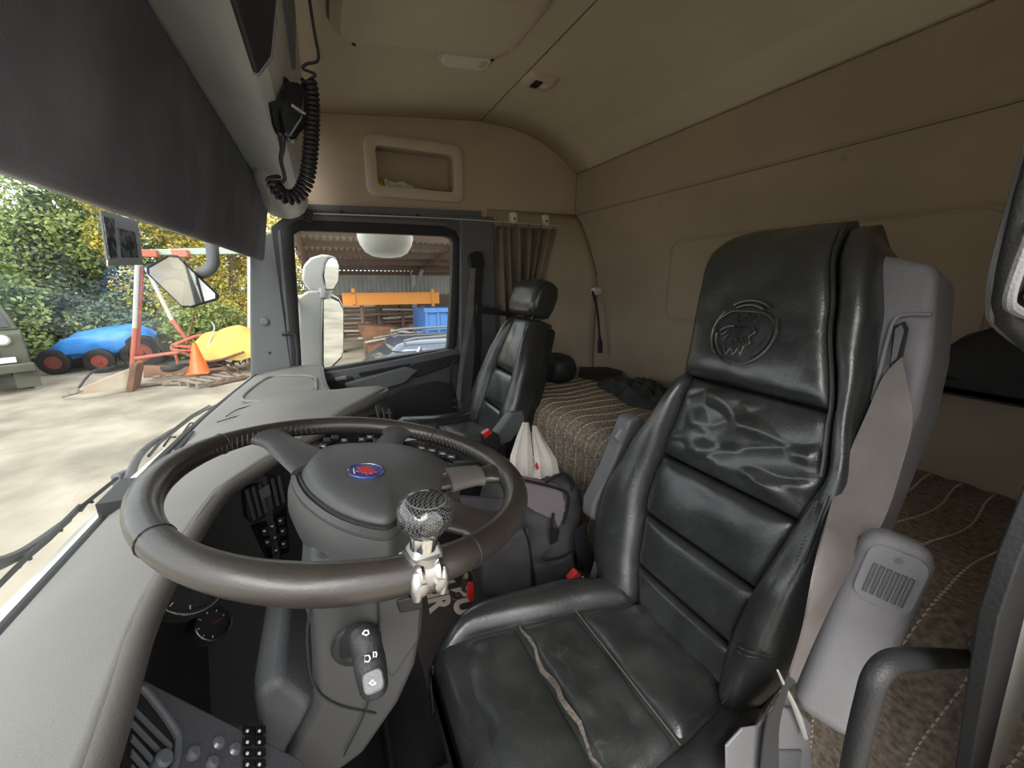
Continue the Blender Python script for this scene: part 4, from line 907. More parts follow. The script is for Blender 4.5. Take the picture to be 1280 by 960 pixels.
# buckles
bk=thing('seat_belt_buckle','black buckle with red button and white edge beside the passenger seat cushion','buckle',PX(1.30,610,550))
MB().prism([PX(1.30,*q) for q in [(602,543),(612,537),(625,545),(627,560),(618,575),(604,558)]],(.025,0,0)).build('buckle_body','dark',bk,bevel=.004)
MB().prism([PX(1.297,*q) for q in [(603,543),(612,537),(616,541),(607,548)]],(.022,0,0)).build('release_button','red',bk,bevel=.002)
MB().tube([PX(1.31,618,570),PX(1.31,626,585),PX(1.32,636,600)],.007,8).build('buckle_stem','slate',bk)
bk=thing('seat_belt_buckle','black buckle with red button between backpack and driver seat cushion','buckle',PX(.73,722,730))
MB().prism([PX(.73,*q) for q in [(712,728),(722,715),(738,722),(735,742),(722,748),(708,738)]],(.022,0,0)).build('buckle_body','dark',bk,bevel=.004)
MB().prism([PX(.727,*q) for q in [(712,726),(722,715),(727,719),(717,732)]],(.02,0,0)).build('release_button','red',bk,bevel=.002)
MB().tube([PX(.725,717,734),PX(.725,729,721)],.0018,6).build('white_edge','print',bk)
MB().tube([PX(.74,725,745),PX(.74,735,775),PX(.74,745,800)],.008,8).build('buckle_stem','dark',bk)
bs_=thing('belt_stay','loose grey belt bracket loop standing behind the red driver buckle','bracket',PX(.74,742,740))
MB().ribbon([PX(.745,738,745),PX(.745,742,722),PX(.745,750,700),PX(.755,760,705),PX(.755,752,742)],(.022,0,0),.003,smooth=5).build('bracket_loop','grey',bs_)
# passenger belt on the B pillar
pb=thing('passenger_belt','dark seat belt running down the far door pillar from its black anchor','seat belt',P(0,2.04,590,320))
MB().prism([P(0,2.045,*q) for q in [(586,320),(593,314),(603,315),(607,330),(598,340),(588,332)]],(.03,0,0)).build('upper_anchor','rubber',pb,bevel=.008)
MB().ribbon([P(0,2.03,*q) for q in [(593,335),(590,370),(583,420),(575,470),(572,510)]],[V(0,-.04,0),V(0,-.045,0),V(0,-.03,0),V(0,-.025,0),V(0,-.02,0)],.0015,smooth=5).build('belt_webbing','belt',pb)
MB().ribbon([P(0,2.02,*q) for q in [(600,330),(597,380),(598,430),(592,500),(585,540)]],(0,-.04,0),.002,smooth=4).build('inner_webbing','rubber',pb)
MB().tube([P(0,2.03,*q) for q in [(574,450),(566,455),(564,480),(570,500),(572,520)]],.007,8,smooth=4).build('height_lever','rubber',pb)
MB().tube([P(0,2.03,*q) for q in [(566,500),(576,503),(574,510),(566,508)]],.004,6,smooth=4).build('steel_eye','steel',pb)
MB().prism([P(0,1.98,*q) for q in [(596,380),(606,384),(640,391),(641,396),(606,392),(596,392)]],(.02,0,0)).build('strap_bar','rubber',pb,bevel=.003)
# ================================================================== BED AND REAR AREA
bd = thing('bunk_bed','low bunk across the rear wall under a brown quilt with pale stitched lines','bed',(1.0,-1.05,0))
def quiltmat():
    m=bpy.data.materials.new('quilt'); m.use_nodes=True; t=m.node_tree; b=t.nodes['Principled BSDF']; b.inputs['Roughness'].default_value=.95; b.inputs['Specular IOR Level'].default_value=.1
    uv=t.nodes.new('ShaderNodeUVMap'); n=t.nodes.new('ShaderNodeTexNoise'); n.inputs['Scale'].default_value=90; n.inputs['Detail'].default_value=6
    t.links.new(uv.outputs[0],n.inputs['Vector'])
    r=t.nodes.new('ShaderNodeValToRGB'); r.color_ramp.elements[0].position=.35; r.color_ramp.elements[1].position=.7
    r.color_ramp.elements[0].color=(.16,.13,.10,1); r.color_ramp.elements[1].color=(.36,.30,.24,1)
    t.links.new(n.outputs['Fac'],r.inputs[0]); t.links.new(r.outputs[0],b.inputs['Base Color'])
    bp=t.nodes.new('ShaderNodeBump'); bp.inputs['Strength'].default_value=.8; bp.inputs['Distance'].default_value=.004
    t.links.new(n.outputs['Fac'],bp.inputs['Height']); t.links.new(bp.outputs[0],b.inputs['Normal']); return m
M['quilt']=quiltmat(); M['stitch']=mat('cream_thread',(.62,.53,.40),.8)
def front_y(x): return -.735-.02*math.sin(x*7)
def quiltp(x,l):                                 # l: path length from the rear wall forward, then down
    fy=front_y(x); top=.668; depth=fy-RY; r=.075
    if l<depth-r: y=RY+.004+l; z=top
    elif l<depth-r+r*math.pi/2: a=(l-depth+r)/r; y=fy-r+r*math.sin(a); z=top-r+r*math.cos(a)
    else: y=fy+.012*math.sin((l)*9+x*5); z=top-r-(l-(depth-r+r*math.pi/2))
    z+=.006*nz3((x*6,l*7,3),1)-.02*max(0,.4-abs(l-.5))*.2
    rib=.0055*abs(math.sin(math.pi*(x+.012*nz3((x*2,l*5,1),1.2))/.062))**.6
    return V(x,y+(rib if l>depth-r*.3 else 0),z+(rib if l<depth else 0))
b=MB(); nx,nl=300,60
b.grid(lambda u,v: quiltp(.0+2.07*u,1.22*v),nx,nl)
qo=b.build('quilt','quilt',bd,ang=80)
me=qo.data; uvl=me.uv_layers.new(name='UVMap'); 
for lp in me.loops:
    i=lp.vertex_index; uvl.data[lp.index].uv=((i%nx)/(nx-1)*2.1,(i//nx)/(nl-1)*1.2)
sb=MB()
k=0; x=.02
while x<2.05:
    l=.02
    while l<1.2:
        xx=x+.012*math.sin(l*6+x*9)+.006*math.sin(l*17+x*3)
        a=quiltp(xx,l)+V(0,.001,.002); c_=quiltp(xx+.0018,l+.0075)+V(0,.001,.002)
        mid=(a+c_)/2+V(0,.0015,.0025); sb.tube([a,mid,c_],.0017,4); l+=.0125
    x+=.062; k+=1
o=sb.build('quilting_thread','stitch',bd,smooth=False); o['kind']='stuff'
MB().box((1.02,-1.07,.30),(2.06,.58,.58)).build('bed_box','dark',bd,bevel=.01)
# garment, dark cloths
ga_=thing('crumpled_jacket','crumpled dark grey jacket lying on the bunk behind the driver seat','jacket',P(2,.69,800,495))
def gar(u,v):
    a=2*math.pi*u; r=v**.6; c=P(2,.69,795,492); rx=.23*(1+.15*math.sin(3*a+1)); ry=.12*(1+.2*math.sin(4*a))
    h=.055*(1-v**3)*(.6+.6*abs(nz3((math.cos(a)*r*2.5,math.sin(a)*r*2.5,4),1.6))+.5*abs(nz3((math.cos(a)*r*6,math.sin(a)*r*6,9),1.3)))
    return V(c.x+rx*r*math.cos(a), c.y+ry*r*math.sin(a)-.03, .678+h)
MB().grid(gar,64,20,close_u=True).build('jacket_cloth','cloth',ga_,solid=.004)
MB().tube([gar(u/30,.9)+V(0,0,.006) for u in range(12,26)],.003,6).build('jacket_zip','pack',ga_)
bp_=thing('black_sleeve','flat black strip of fabric on the bunk by the rear wall corner','fabric',P(2,.69,745,468))
MB().loft([[P(2,.684,x,y)+V(0,0,h) for x,y,h in ((x0,467,0),(x0+3,461,.012),(x0+3,470+k,.018),(x0,474+k,.0))] for x0,k in ((722,-2),(740,1),(758,1),(775,-1))]).build('sleeve','rubber',bp_,bevel=.004)
hb=thing('round_black_bag','rounded black bag standing on the bunk behind the passenger seat','bag',P(1,-1.0,700,458))
c=P(1,-1.02,696,458)
pillow((c.x,c.y,.735),(.20,.16,.15),e=2.6,n=24,m=14,wr=.006).build('bag_body','dark',hb,ang=80)
MB().tube([(c.x-.06,c.y+.06,.70),(c.x-.085,c.y+.02,.73),(c.x-.08,c.y-.03,.76)],.006,6,smooth=4).build('bag_strap','slate',hb)
# reading lamp on flexible neck
gl_=thing('flexible_reading_lamp','small lamp with round beige base and black flexible neck on the rear corner','lamp',P(1,-1.36,743,365))
c=P(1,RY+.03,743,364)
MB().lathe([(.022,-.03),(.022,0),(.017,.012),(.0,.015)],c,(0,1,0),20).build('lamp_base','lamp',gl_)
MB().tube([c+V(0,.012,0),P(1,-1.33,746,385),P(1,-1.33,749,415),P(1,-1.33,750,430)],[.008,.006,.006,.010],8,smooth=5).build('flexible_neck','rubber',gl_)
MB().tube([P(1,-1.33,750,426),P(1,-1.33,750,441)],[.014,.013],12).build('lamp_head','rubber',gl_)
# curtain
cu=thing('side_curtain','gathered brown curtain hanging beside the far door pillar','curtain',(2.03,-1.05,1.44))
def curf(u,v):
    z=1.43-v*.83; y0=-.86-.02*math.sin(v*3); y1=-1.22+.11*math.sin(math.pi*min(1,v*1.2)*.5)*1.0+.03*v
    y=y0+(y1-y0)*u; a=(.018+.012*v)
    return V(2.045-.02*v+a*math.sin(u*2*math.pi*7+math.sin(v*3+u*5)*.8)+.006*math.sin(u*31), y+.01*math.sin(v*4+u*7), z)
MB().grid(curf,140,30).build('curtain_cloth','curtain',cu,solid=.002,ang=80)
for k,(x,y) in enumerate([(642,273),(682,276)]):
    p=P(0,2.07,x,y)
    h=MB().loft([[V(p.x-.0-d,p.y+a*s,p.z+c_*s) for a,c_ in rrect(.034,.062,.010,4)] for d,s in ((-.03,1),(.006,1),(.012,.8))]).build('curtain_bracket','lamp',cu)
    MB().lathe([(.006,0),(.006,.002)],(p.x-.012,p.y,p.z-.002),(-1,0,0),10).build('bracket_hole','rubber',h)
MB().tube([V(2.05,.02,1.435),V(2.055,-.6,1.452),V(2.05,-1.27,1.452)],.0022,6,smooth=4).build('curtain_wire','lamp',cu)
for k in range(5): 
    MB().tube([V(2.05,-.90-k*.075,1.452),V(2.048,-.905-k*.075,1.44),V(2.045,-.90-k*.075,1.425)],.0025,5).build('curtain_hook','curtain',cu)
# shelf with black bag on the right of rear wall
sh=thing('wall_shelf','narrow dark shelf on the rear wall at the right of the photo','shelf',(.25,-1.30,.91))
MB().box((.24,-1.315,.915),(.62,.13,.022)).build('shelf_board','dark',sh,bevel=.004)
MB().box((.24,-1.254,.925),(.62,.008,.035)).build('shelf_edge','rubber',sh,bevel=.002)
kb_=thing('black_soft_bag','black slumped soft bag on the dark wall shelf','bag',(.27,-1.28,.95))
def bagf(u,v):
    a=2*math.pi*u; ph=math.pi/2*v; r=math.cos(ph)**.7
    return V(.265+.17*r*math.cos(a), -1.305+.065*r*math.sin(a), .927+.17*math.sin(ph)*(1-.35*math.cos(a)*r)+.012*nz3((math.cos(a)*2,math.sin(a)*2,v*3),1.5))
MB().grid(bagf,40,14,close_u=True).build('bag_cloth','rubber',kb_,ang=80)
MB().tube([V(.43,-1.25,.93),V(.45,-1.24,.955),V(.42,-1.235,.945),V(.38,-1.235,.94)],.004,6,smooth=4).build('bag_cord','dark',kb_)
# ================================================================== BETWEEN THE SEATS
M['matcloth']=mat('door_mat_brown',(.05,.04,.037),.95,bump=.6,bscale=300)
mt=thing('lettered_mat','dark mat with large cream lettering on the floor between the seats','mat',(1.15,-.35,0))
MB().loft([[V(1.20+x*k,-.36+y*k,z) for x,y in rrect(.62,.40,.02,3)] for z,k in ((.002,1),(.010,1),(.012,.99))]).build('mat_base','matcloth',mt)
def lay(px,py): return P(2,.0125,px,py)
def lettering(s,origin,dirx,diry,size):
    X_=Vector(dirx).normalized(); Y_=Vector(diry).normalized(); Z_=X_.cross(Y_)
    mw=Matrix(((X_.x,Y_.x,Z_.x,origin.x),(X_.y,Y_.y,Z_.y,origin.y),(X_.z,Y_.z,Z_.z,origin.z),(0,0,0,1)))
    return text_mesh('lettering',s,size,'ivory',mt,mw,.0008,True)
o1_=lay(573,728); dx_=(lay(590,790)-lay(573,728))
dd=V(-1,.12,0)
lettering('C BU',lay(558,713),dd,V(-.12,-1,0),.108)
lettering('IR',lay(535,742),dd,V(-.12,-1,0),.105)
# backpack
bpk=thing('backpack','open black and grey backpack standing between the two seats','backpack',(.95,-.52,0))
BR=(0.06,-.12,-.45)
def PBk(x,px,py): return PX(x,px,py)
pillow((1.03,-.515,.29),(.26,.30,.57),e=5.5,n=36,m=24,wr=.012,ws=9,rot=(.12,.0,-.25)).build('main_body','pack',bpk,ang=80)
def panel(name,x,pts,dx,m='pack',bv=.010): return MB().prism([PX(x,*q) for q in pts],(dx,0,0)).build(name,m,bpk,bevel=bv,bseg=3)
panel('front_pocket',.86,[(602,690),(640,670),(664,660),(668,742),(640,748),(604,750)],.05,bv=.016)
panel('upper_flap',.88,[(655,600),(680,606),(704,612),(708,640),(690,650),(668,640),(655,632)],.04,'packin',.006)
panel('side_pocket',.87,[(668,706),(700,700),(718,690),(722,712),(718,738),(672,740)],.05,bv=.014)
panel('pocket_flap',.865,[(667,706),(688,706),(689,718),(668,717)],.02,bv=.004)
panel('left_pocket',.90,[(592,640),(618,636),(624,690),(622,740),(606,748),(600,700)],.05,bv=.014)
panel('left_flap',.89,[(574,622),(630,625),(632,642),(600,644),(578,640)],.02,bv=.006)
panel('inner_lining',.885,[(690,640),(702,620),(708,628),(704,650),(698,660)],.02,'packin',.003)
MB().tube([PX(.868,*q) for q in [(653,600),(680,606),(703,613),(711,620),(709,640),(704,655)]],.004,6,smooth=4).build('rim_binding','rubber',bpk)
MB().tube([PX(.862,*q) for q in [(655,660),(663,690),(667,740)]],.0035,6,smooth=4).build('zip_line','rubber',bpk)
MB().tube([PX(.862,*q) for q in [(692,642),(690,660),(694,664)]],.004,6,smooth=3).build('zip_pull','rubber',bpk)
MB().prism([PX(.856,*q) for q in [(689,662),(700,662),(698,676),(689,682)]],(.006,0,0)).build('pull_tab','rubber',bpk,bevel=.002)
MB().tube([PX(.90,*q) for q in [(682,603),(695,595),(708,594),(716,604),(712,616)]],.006,6,smooth=5).build('carry_handle','rubber',bpk)
MB().tube([PX(.86,*q) for q in [(690,686),(680,700),(700,698),(715,690)]],.003,5,smooth=4).build('pocket_seam','rubber',bpk)
MB().ribbon([PX(.80,*q) for q in [(724,660),(730,690),(748,715),(760,740)]],(0,-.04,.02),.003,smooth=4).build('shoulder_strap','rubber',bpk)
# white carrier bag
cb_=thing('white_carrier_bag','white plastic carrier bag with two handles poking out of the backpack','plastic bag',(1.0,-.56,.5))
def hand(pts,x,ws,seed):
    return MB().loft([[PX(x+d,px+w_*a,py)+V(0,0,0) for a,d in ((-1,0),(-.5,-.012-.01*nz3((py*.05,seed,1),1)),(0,.004),(.5,-.014+.01*nz3((py*.05,seed,2),1)),(1,0),(.5,.025),(-.5,.025))] for (px,py),w_ in zip(pts,ws)])
hand([(657,528),(655,545),(652,570),(652,600),(655,625)],.98,[4,9,14,17,17],1).build('bag_handle','bag',cb_,ang=60)
hand([(668,532),(673,550),(682,575),(684,600),(684,625)],.975,[3,8,14,17,17],2).build('bag_handle','bag',cb_,ang=60)
hand([(668,570),(668,590),(670,610),(672,650),(674,690)],1.0,[22,32,35,33,28],3).build('bag_body','bag',cb_,ang=60)
MB().prism([PX(.955,*q) for q in [(671,578),(674,585),(672,588),(669,583)]],(.002,0,0)).build('red_print','red',cb_)
hand([(706,618),(712,640),(714,662)],.93,[3,7,3],6).build('bag_corner','bag',cb_,ang=60)
# keys
ky=thing('key_ring','bunch of keys with a red tag lying against the backpack','keys',PX(.80,587,730))
MB().tube([PX(.83,586+7*math.cos(t),722+9*math.sin(t)) for t in [2*math.pi*k/16 for k in range(16)]],.0014,5,closed=True).build('ring','steel',ky)
MB().prism([PX(.825,*q) for q in [(585,728),(592,730),(593,750),(588,754),(584,746)]],(.006,0,0)).build('red_tag','red',ky,bevel=.002)
MB().prism([PX(.828,*q) for q in [(578,722),(583,724),(582,742),(577,738)]],(.002,0,0)).build('key','steel',ky)
MB().tube([PX(.83,588,715),PX(.83,589,724),PX(.825,588,731)],.0014,5).build('chain','chrome',ky)
# floor step and pedal area
MB_=MB().prism([V(.60,.02,.0),V(1.12,.02,0),V(1.12,.02,.12),V(.60,.02,.12)],(0,-.03,0))
ft=thing('foot_step','black rubber kick step on the floor below the steering column','step',(.86,-.1,0))
MB().loft([[V(x,y,z) for y,z in ((-.02,.0),(-.02,.06),(.02,.10),(.25,.16),(.25,0))] for x in (.62,1.18)]).build('step_block','rubber',ft,bevel=.012)
MB().tube([V(.66,-.035,.05),V(1.14,-.035,.05)],.005,6).build('step_strip','dark',ft)
pdl=thing('brake_pedal','black brake pedal on a steel arm under the dashboard','pedal',(.62,.15,.16))
MB().box((.66,.16,.22),(.09,.02,.07),(-.6,0,0)).build('pedal_pad','rubber',pdl,bevel=.006); MB().tube([V(.66,.17,.23),V(.66,.25,.38)],.009,8).build('pedal_arm','steel',pdl)
# ================================================================== DRIVER'S DOOR OPENING
gh=thing('entry_grab_handle','bent black tubular grab handle at the lower right by the door opening','handle',PX(.12,1150,830))
GX=.12
MB().tube([PX(GX,*q) for q in [(1232,824),(1190,823),(1140,823),(1112,828),(1094,848),(1084,880),(1072,930),(1060,990),(1050,1040)]],.0098,18,smooth=6).build('handle_bar','dark',gh,ang=80)
MB().prism([PX(GX,*q) for q in [(1203,800),(1215,790),(1232,800),(1236,842),(1222,842),(1208,815)]],(-.008,0,0)).build('handle_foot','slate',gh,bevel=.005)
fx=.085
fr_=MB().prism([PX(fx,*q) for q in [(1300,560),(1280,602),(1245,690),(1222,760),(1208,850),(1190,980),(1175,1040),(1200,1040),(1214,960),(1232,870),(1262,730),(1300,640),(1330,600)]],(-.012,0,0)).build('trim_6','rubber',bevel=.002); struct(fr_)
fr2=MB().prism([PX(fx-.004,*q) for q in [(1330,650),(1290,690),(1262,770),(1238,880),(1222,980),(1216,1040),(1236,1040),(1262,920),(1300,800),(1340,700)]],(-.004,0,0)).build('trim_7','white'); struct(fr2)
MB().tube([PX(fx-.003,*q) for q in [(1290,600),(1262,690),(1240,770),(1222,870),(1205,980),(1196,1040)]],.003,6,smooth=4).build('seal_bead','slate',fr_)
lb=thing('door_latch_loop','dark moulded plastic loop with silver-grey edges at the right edge of the photo','handle',PX(.11,1265,380))
LX=.11
MB().prism([PX(LX,*q) for q in [(1300,150),(1278,185),(1262,240),(1240,335),(1233,380),(1238,410),(1270,440),(1310,460)]],(-.012,0,0)).build('loop_body','dark',lb,bevel=.008,bseg=3)
MB().tube([PX(LX,*q) for q in [(1290,180),(1272,240),(1246,335),(1241,378),(1246,402),(1282,432),(1310,445)]],.0035,8,smooth=5).build('outer_edge','slate',lb)
MB().tube([PX(LX-.014,*q) for q in [(1300,270),(1284,305),(1262,370),(1270,388),(1300,398)]],.003,8,smooth=4).build('inner_edge','grey',lb)
MB().prism([PX(LX-.014,*q) for q in [(1300,330),(1274,372),(1278,380),(1310,392)]],(-.01,0,0)).build('inner_pad','slate',lb,bevel=.003)

# ================================================================== MIRRORS AND WIPERS OUTSIDE
wmr=thing('door_mirror','tall white truck mirror housing outside the far door window','mirror',(2.4,.05,.7))
def mir(pts_left,pts_glass,x,name):
    a=[P(0,x,*q) for q in pts_left]
    h=MB().loft([[p+V(0,0,0) for p in a],[p+V(.10,0,0) for p in a],[p*.9+(sum(a,V(0,0,0))/len(a))*.1+V(.15,0,0) for p in a]]).build(name,'white',wmr,bevel=.014,bseg=4,ang=60)
    mn=V(-.66,-.75,-.06); g0=P(0,x-.002,*pts_glass[0]); g=[PN(g0,mn,*q) for q in pts_glass]; cc_=sum(g,V(0,0,0))/len(g)
    MB().loft([g,[p+V(.07,.01,0) for p in g],[cc_+(p-cc_)*.7+V(.11,.03,0) for p in g]]).build('glass_surround','white',h,bevel=.008,bseg=3)
    MB().prism([cc_+(p-cc_)*.93-mn.normalized()*.0 for p in g],mn.normalized()*.003).build('mirror_rim','rubber',h)
    MB().prism([cc_+(p-cc_)*.87+mn.normalized()*.003 for p in g],mn.normalized()*.001).build('mirror_glass','mirror',h,smooth=False)
mir([(377,350),(379,332),(388,322),(402,318),(414,319),(408,330),(405,346),(408,362),(400,367),(385,362)],[(403,345),(405,326),(414,319),(421,323),(424,332),(423,352),(416,364),(406,364)],2.34,'upper_shell')
mir([(372,372),(384,364),(400,363),(404,372),(403,420),(404,472),(392,478),(378,476),(373,440)],[(402,462),(402,368),(412,366),(424,372),(430,384),(430,440),(427,450),(405,472)],2.33,'lower_shell')
MB().tube([P(0,2.36,*q) for q in [(406,362),(404,372)]],.035,12).build('neck','white',wmr)
MB().tube([P(0,2.36,382,374),P(0,2.34,368,374),P(0,2.18,352,378)],.020,10,smooth=3).build('mirror_arm','white',wmr)
rm=thing('kerb_mirror','shallow bowl-shaped pale mirror housing above the far door window','mirror',(2.45,-.35,1.36))
MB().loft([[V(2.42+.10*k*math.sin(t)*.8, -.355+.150*k*math.cos(t), z) for t in [2*math.pi*j/28 for j in range(28)]] for z,k in ((1.42,1.0),(1.385,1.0),(1.345,.93),(1.305,.75),(1.285,.5),(1.278,.2))]).build('bowl','white',rm)
MB().tube([V(2.42,-.36,1.40),V(2.30,-.36,1.50),V(2.14,-.36,1.50)],.02,8).build('bracket','rubber',rm)
fm=thing('front_mirror','square front-view mirror on a bent grey arm outside the windscreen','mirror',P(0,1.95,228,350))
FX=1.95
fmn=V(-.88,-.10,-.46); g=[PN(P(0,FX,228,350),fmn,*q) for q in [(184,334),(210,319),(222,320),(272,368),(272,374),(240,384),(228,384),(184,342)]]
MB().prism([p+V(.012,0,0) for p in g],(.05,.02,0)).build('mirror_back','darkgrey',fm,bevel=.012)
c=sum(g,V(0,0,0))/len(g)
MB().prism([c+(p-c)*1.03 for p in g],(.016,0,0)).build('mirror_rim','rubber',fm,bevel=.004)
MB().prism([c+(p-c)*.93+V(-.003,0,0) for p in g],(.004,0,0)).build('mirror_glass','mirror',fm)
MB().tube([P(0,FX+.03,*q) for q in [(248,342),(260,338),(266,328),(265,308),(262,290)]],.022,12,smooth=5).build('mirror_arm','slate',fm)
def wiper(name,label,pts_arm,pts_blade,piv):
    wt=thing(name,label,'wiper',P(1,.46,*pts_arm[0]),group=None)
    MB().tube([P(1,.46,*q) for q in pts_arm],[.011,.008,.006],8,smooth=4).build('wiper_arm','darkgrey',wt)
    MB().tube([P(1,.445,*q) for q in pts_blade],.004,6).build('blade','rubber',wt)
    MB().tube([P(1,.45,x,y-3) for x,y in pts_blade[1:-1]],.004,6).build('blade_bridge','dark',wt)
    for f in (.25,.5,.75):
        a=V(*pts_blade[0],0).lerp(V(*pts_blade[-1],0),f); MB().tube([P(1,.445,a.x-6,a.y+5),P(1,.455,a.x+2,a.y-6),P(1,.445,a.x+9,a.y-6)],.003,5).build('blade_yoke','rubber',wt)
    if piv: MB().prism([P(1,.47,*q) for q in piv],(0,.02,0)).build('pivot_cap','slate',wt,bevel=.006)
wiper('windscreen_wiper','far windscreen wiper with thick pivot cap, resting along the glass toward the far corner',[(160,600),(178,565),(215,538)],[(186,570),(200,553),(240,522),(262,510),(285,500)],[(150,592),(164,586),(170,590),(160,612),(154,610)])
wiper('windscreen_wiper','near windscreen wiper lying along the lower left edge of the photo',[(-20,712),(30,690),(85,650)],[(-10,740),(30,700),(60,675),(100,635),(146,598)],None)
# ================================================================== OUTSIDE
GZ=-1.45
M['ground']=mat('pale_dirt',(.42,.37,.29),.9,bump=1,bscale=3.5,c2=(.22,.195,.15),vscale=1.1,detail=12)
gd=MB().grid(lambda u,v: V(-30+140*u,-60+120*v,GZ+.03*nz3((u*60,v*50,0),1)),120,100).build('ground','ground'); struct(gd)
# under-truck step outside the driver's opening is left open: the door stands wide open
M['leafg']=mat('green_foliage',(.20,.30,.09),.8,c2=(.30,.37,.13),vscale=.7)
M['leafy']=mat('yellow_foliage',(.62,.48,.07),.8,c2=(.38,.37,.08),vscale=.7)
M['leafd']=mat('dark_fir_foliage',(.09,.15,.10),.8,c2=(.16,.22,.14),vscale=.7)
M['bark']=mat('bark',(.16,.13,.10),.9)
def tree(label,kind,m,x,y,h,r,seed,n=5200,ls=.30,conic=False,grp=None):
    rnd=random.Random(seed); t=thing(kind,label,'tree',(x,y,GZ),group=grp)
    MB().tube([V(x,y,GZ-.1),V(x+.1,y,GZ+h*.5),V(x,y,GZ+h*.93)],[.16,.10,.03],8).build('trunk','bark',t)
    vs=[];fs=[]; n=int(n*2.6); ls*=.58
    blobs=[(rnd.gauss(0,.45)*r,rnd.gauss(0,.45)*r,rnd.uniform(.12,.95)*h,rnd.uniform(.25,.5)*r) for _ in range(34)]
    for i in range(n):
        if conic:
            z=rnd.random()**1.3*h*.97+.1; rr=r*(1-z/h)**.8*(.55+.45*rnd.random())+.1; a=rnd.random()*6.283
            z-=rr*.15*rnd.random(); p=V(x+rr*math.cos(a),y+rr*math.sin(a),GZ+z)
        else:
            q=rnd.choice(blobs); d=V(rnd.gauss(0,1),rnd.gauss(0,1),rnd.gauss(0,1)).normalized()*q[3]*rnd.uniform(.75,1.1)
            p=V(x+q[0],y+q[1],GZ+max(.15,q[2]))+d; 
            if p.z<GZ+.05: continue
        s=ls*rnd.uniform(.5,1.2); u=V(rnd.gauss(0,1),rnd.gauss(0,1),rnd.gauss(0,.7)).normalized(); w_=u.cross(V(rnd.gauss(0,1),rnd.gauss(0,1),rnd.gauss(0,1))).normalized()
        k=len(vs); vs+=[p-u*s*.5,p-w_*s*.28,p+u*s*.5,p+w_*s*.28]; fs.append((k,k+1,k+2,k+3))
    me=bpy.data.meshes.new('foliage'); me.from_pydata([tuple(v) for v in vs],[],fs); me.materials.append(M[m]); o=bpy.data.objects.new('foliage',me); col.objects.link(o); o.parent=t; o.matrix_parent_inverse=wmat(t).inverted(); o['kind']='stuff'
tree('tall dark fir beyond the far left of the yard, behind the jeep','fir_tree','leafd',21,14.0,4.9,2.4,1,conic=True,n=7000)
tree('broad green tree right behind the bare pole at the back of the yard','green_tree','leafg',21,10.6,5.1,2.2,2,n=7000)
tree('dark fir between the jeep and the blue tarpaulin','fir_tree','leafd',20,8.4,5.6,2.0,3,conic=True)
tree('green tree rising behind the blue tarpaulin','green_tree','leafg',20.5,7.3,6.6,2.3,4,n=7000)
tree('green tree behind the left post of the tall red and white gantry','green_tree','leafg',21.5,5.6,6.4,2.2,5,n=6000)
tree('yellow larch behind the front-view mirror','yellow_tree','leafy',20,4.7,6.4,2.0,6,n=7500,ls=.24)
tree('yellow larch to the right, above the yellow tarpaulin','yellow_tree','leafy',19,3.0,6.0,1.9,7,n=7500,ls=.24)
tree('yellow larch farthest right, beside the barn','yellow_tree','leafy',20.5,1.3,6.2,1.7,8,n=5000,ls=.26)
tree('low dark bush behind the blue tarpaulin wheels','bush','leafd',18.6,6.5,2.1,1.8,9,n=3500)
tree('low green bush behind the red steel frame','bush','leafg',18.0,4.2,1.6,1.6,10,n=3000)
tree('low green bush left of the jeep','bush','leafg',17.8,9.4,2.4,2.0,11,n=3500)
tree('distant tall green tree at far left behind the fir','green_tree','leafg',25,19,5.6,3.0,12,n=6500,ls=.36)
pl=MB().tube([V(17.5,8.55,GZ),V(17.3,8.9,1.6),V(17.2,9.3,4.2)],[.10,.08,.06],8).build('bare_pole','bark'); tag(pl,'slim bare leaning pole among the trees above the jeep','pole')
# jeep
M['olive']=mat('olive_paint',(.10,.105,.075),.55,var=.12,vscale=2); jx=13.7
jp=thing('olive_jeep','olive grey off-road vehicle with round lamps and orange beacon at the far left','jeep',(jx,6.62,GZ))
def JP(px,py,d=0): return P(0,jx,px,py)+V(d,0,0)
yR=6.62; yL=8.5
def jprof(y,pts): return [V(jx+a,y,GZ+z) for a,z in pts]
body=[(0,.60),(-.03,1.0),(.0,1.40),(.12,1.50),(3.4,1.50),(3.5,.6)]
MB().loft([jprof(yR,body),jprof(yL,body)]).build('body','olive',jp,bevel=.05)
MB().loft([[V(jx+a,y,GZ+z) for a,y,z in ((.08,yR+.03,1.48),(.08,yL-.03,1.48),(3.3,yL-.03,1.48),(3.3,yR+.03,1.48))],[V(jx+a,y,GZ+z) for a,y,z in ((.30,yR+.20,2.15),(.30,yL-.20,2.15),(3.2,yL-.20,2.15),(3.2,yR+.20,2.15))]]).build('cab','olive',jp,bevel=.05)
MB().add([V(jx+.075,yR+.16,GZ+1.56),V(jx+.075,yL-.16,GZ+1.56),V(jx+.23,yL-.28,GZ+2.05),V(jx+.23,yR+.28,GZ+2.05)],[(0,1,2,3)]).build('windscreen','darkglass',jp)
MB().add([V(jx+.5,yR+.04,GZ+1.56),V(jx+1.6,yR+.04,GZ+1.56),V(jx+1.6,yR+.14,GZ+2.02),V(jx+.6,yR+.14,GZ+2.02)],[(0,1,2,3)]).build('side_window','darkglass',jp)
M['lens']=mat('lamp_lens',(.75,.75,.72),.15); M['orange']=mat('orange_plastic',(.85,.16,.03),.3)
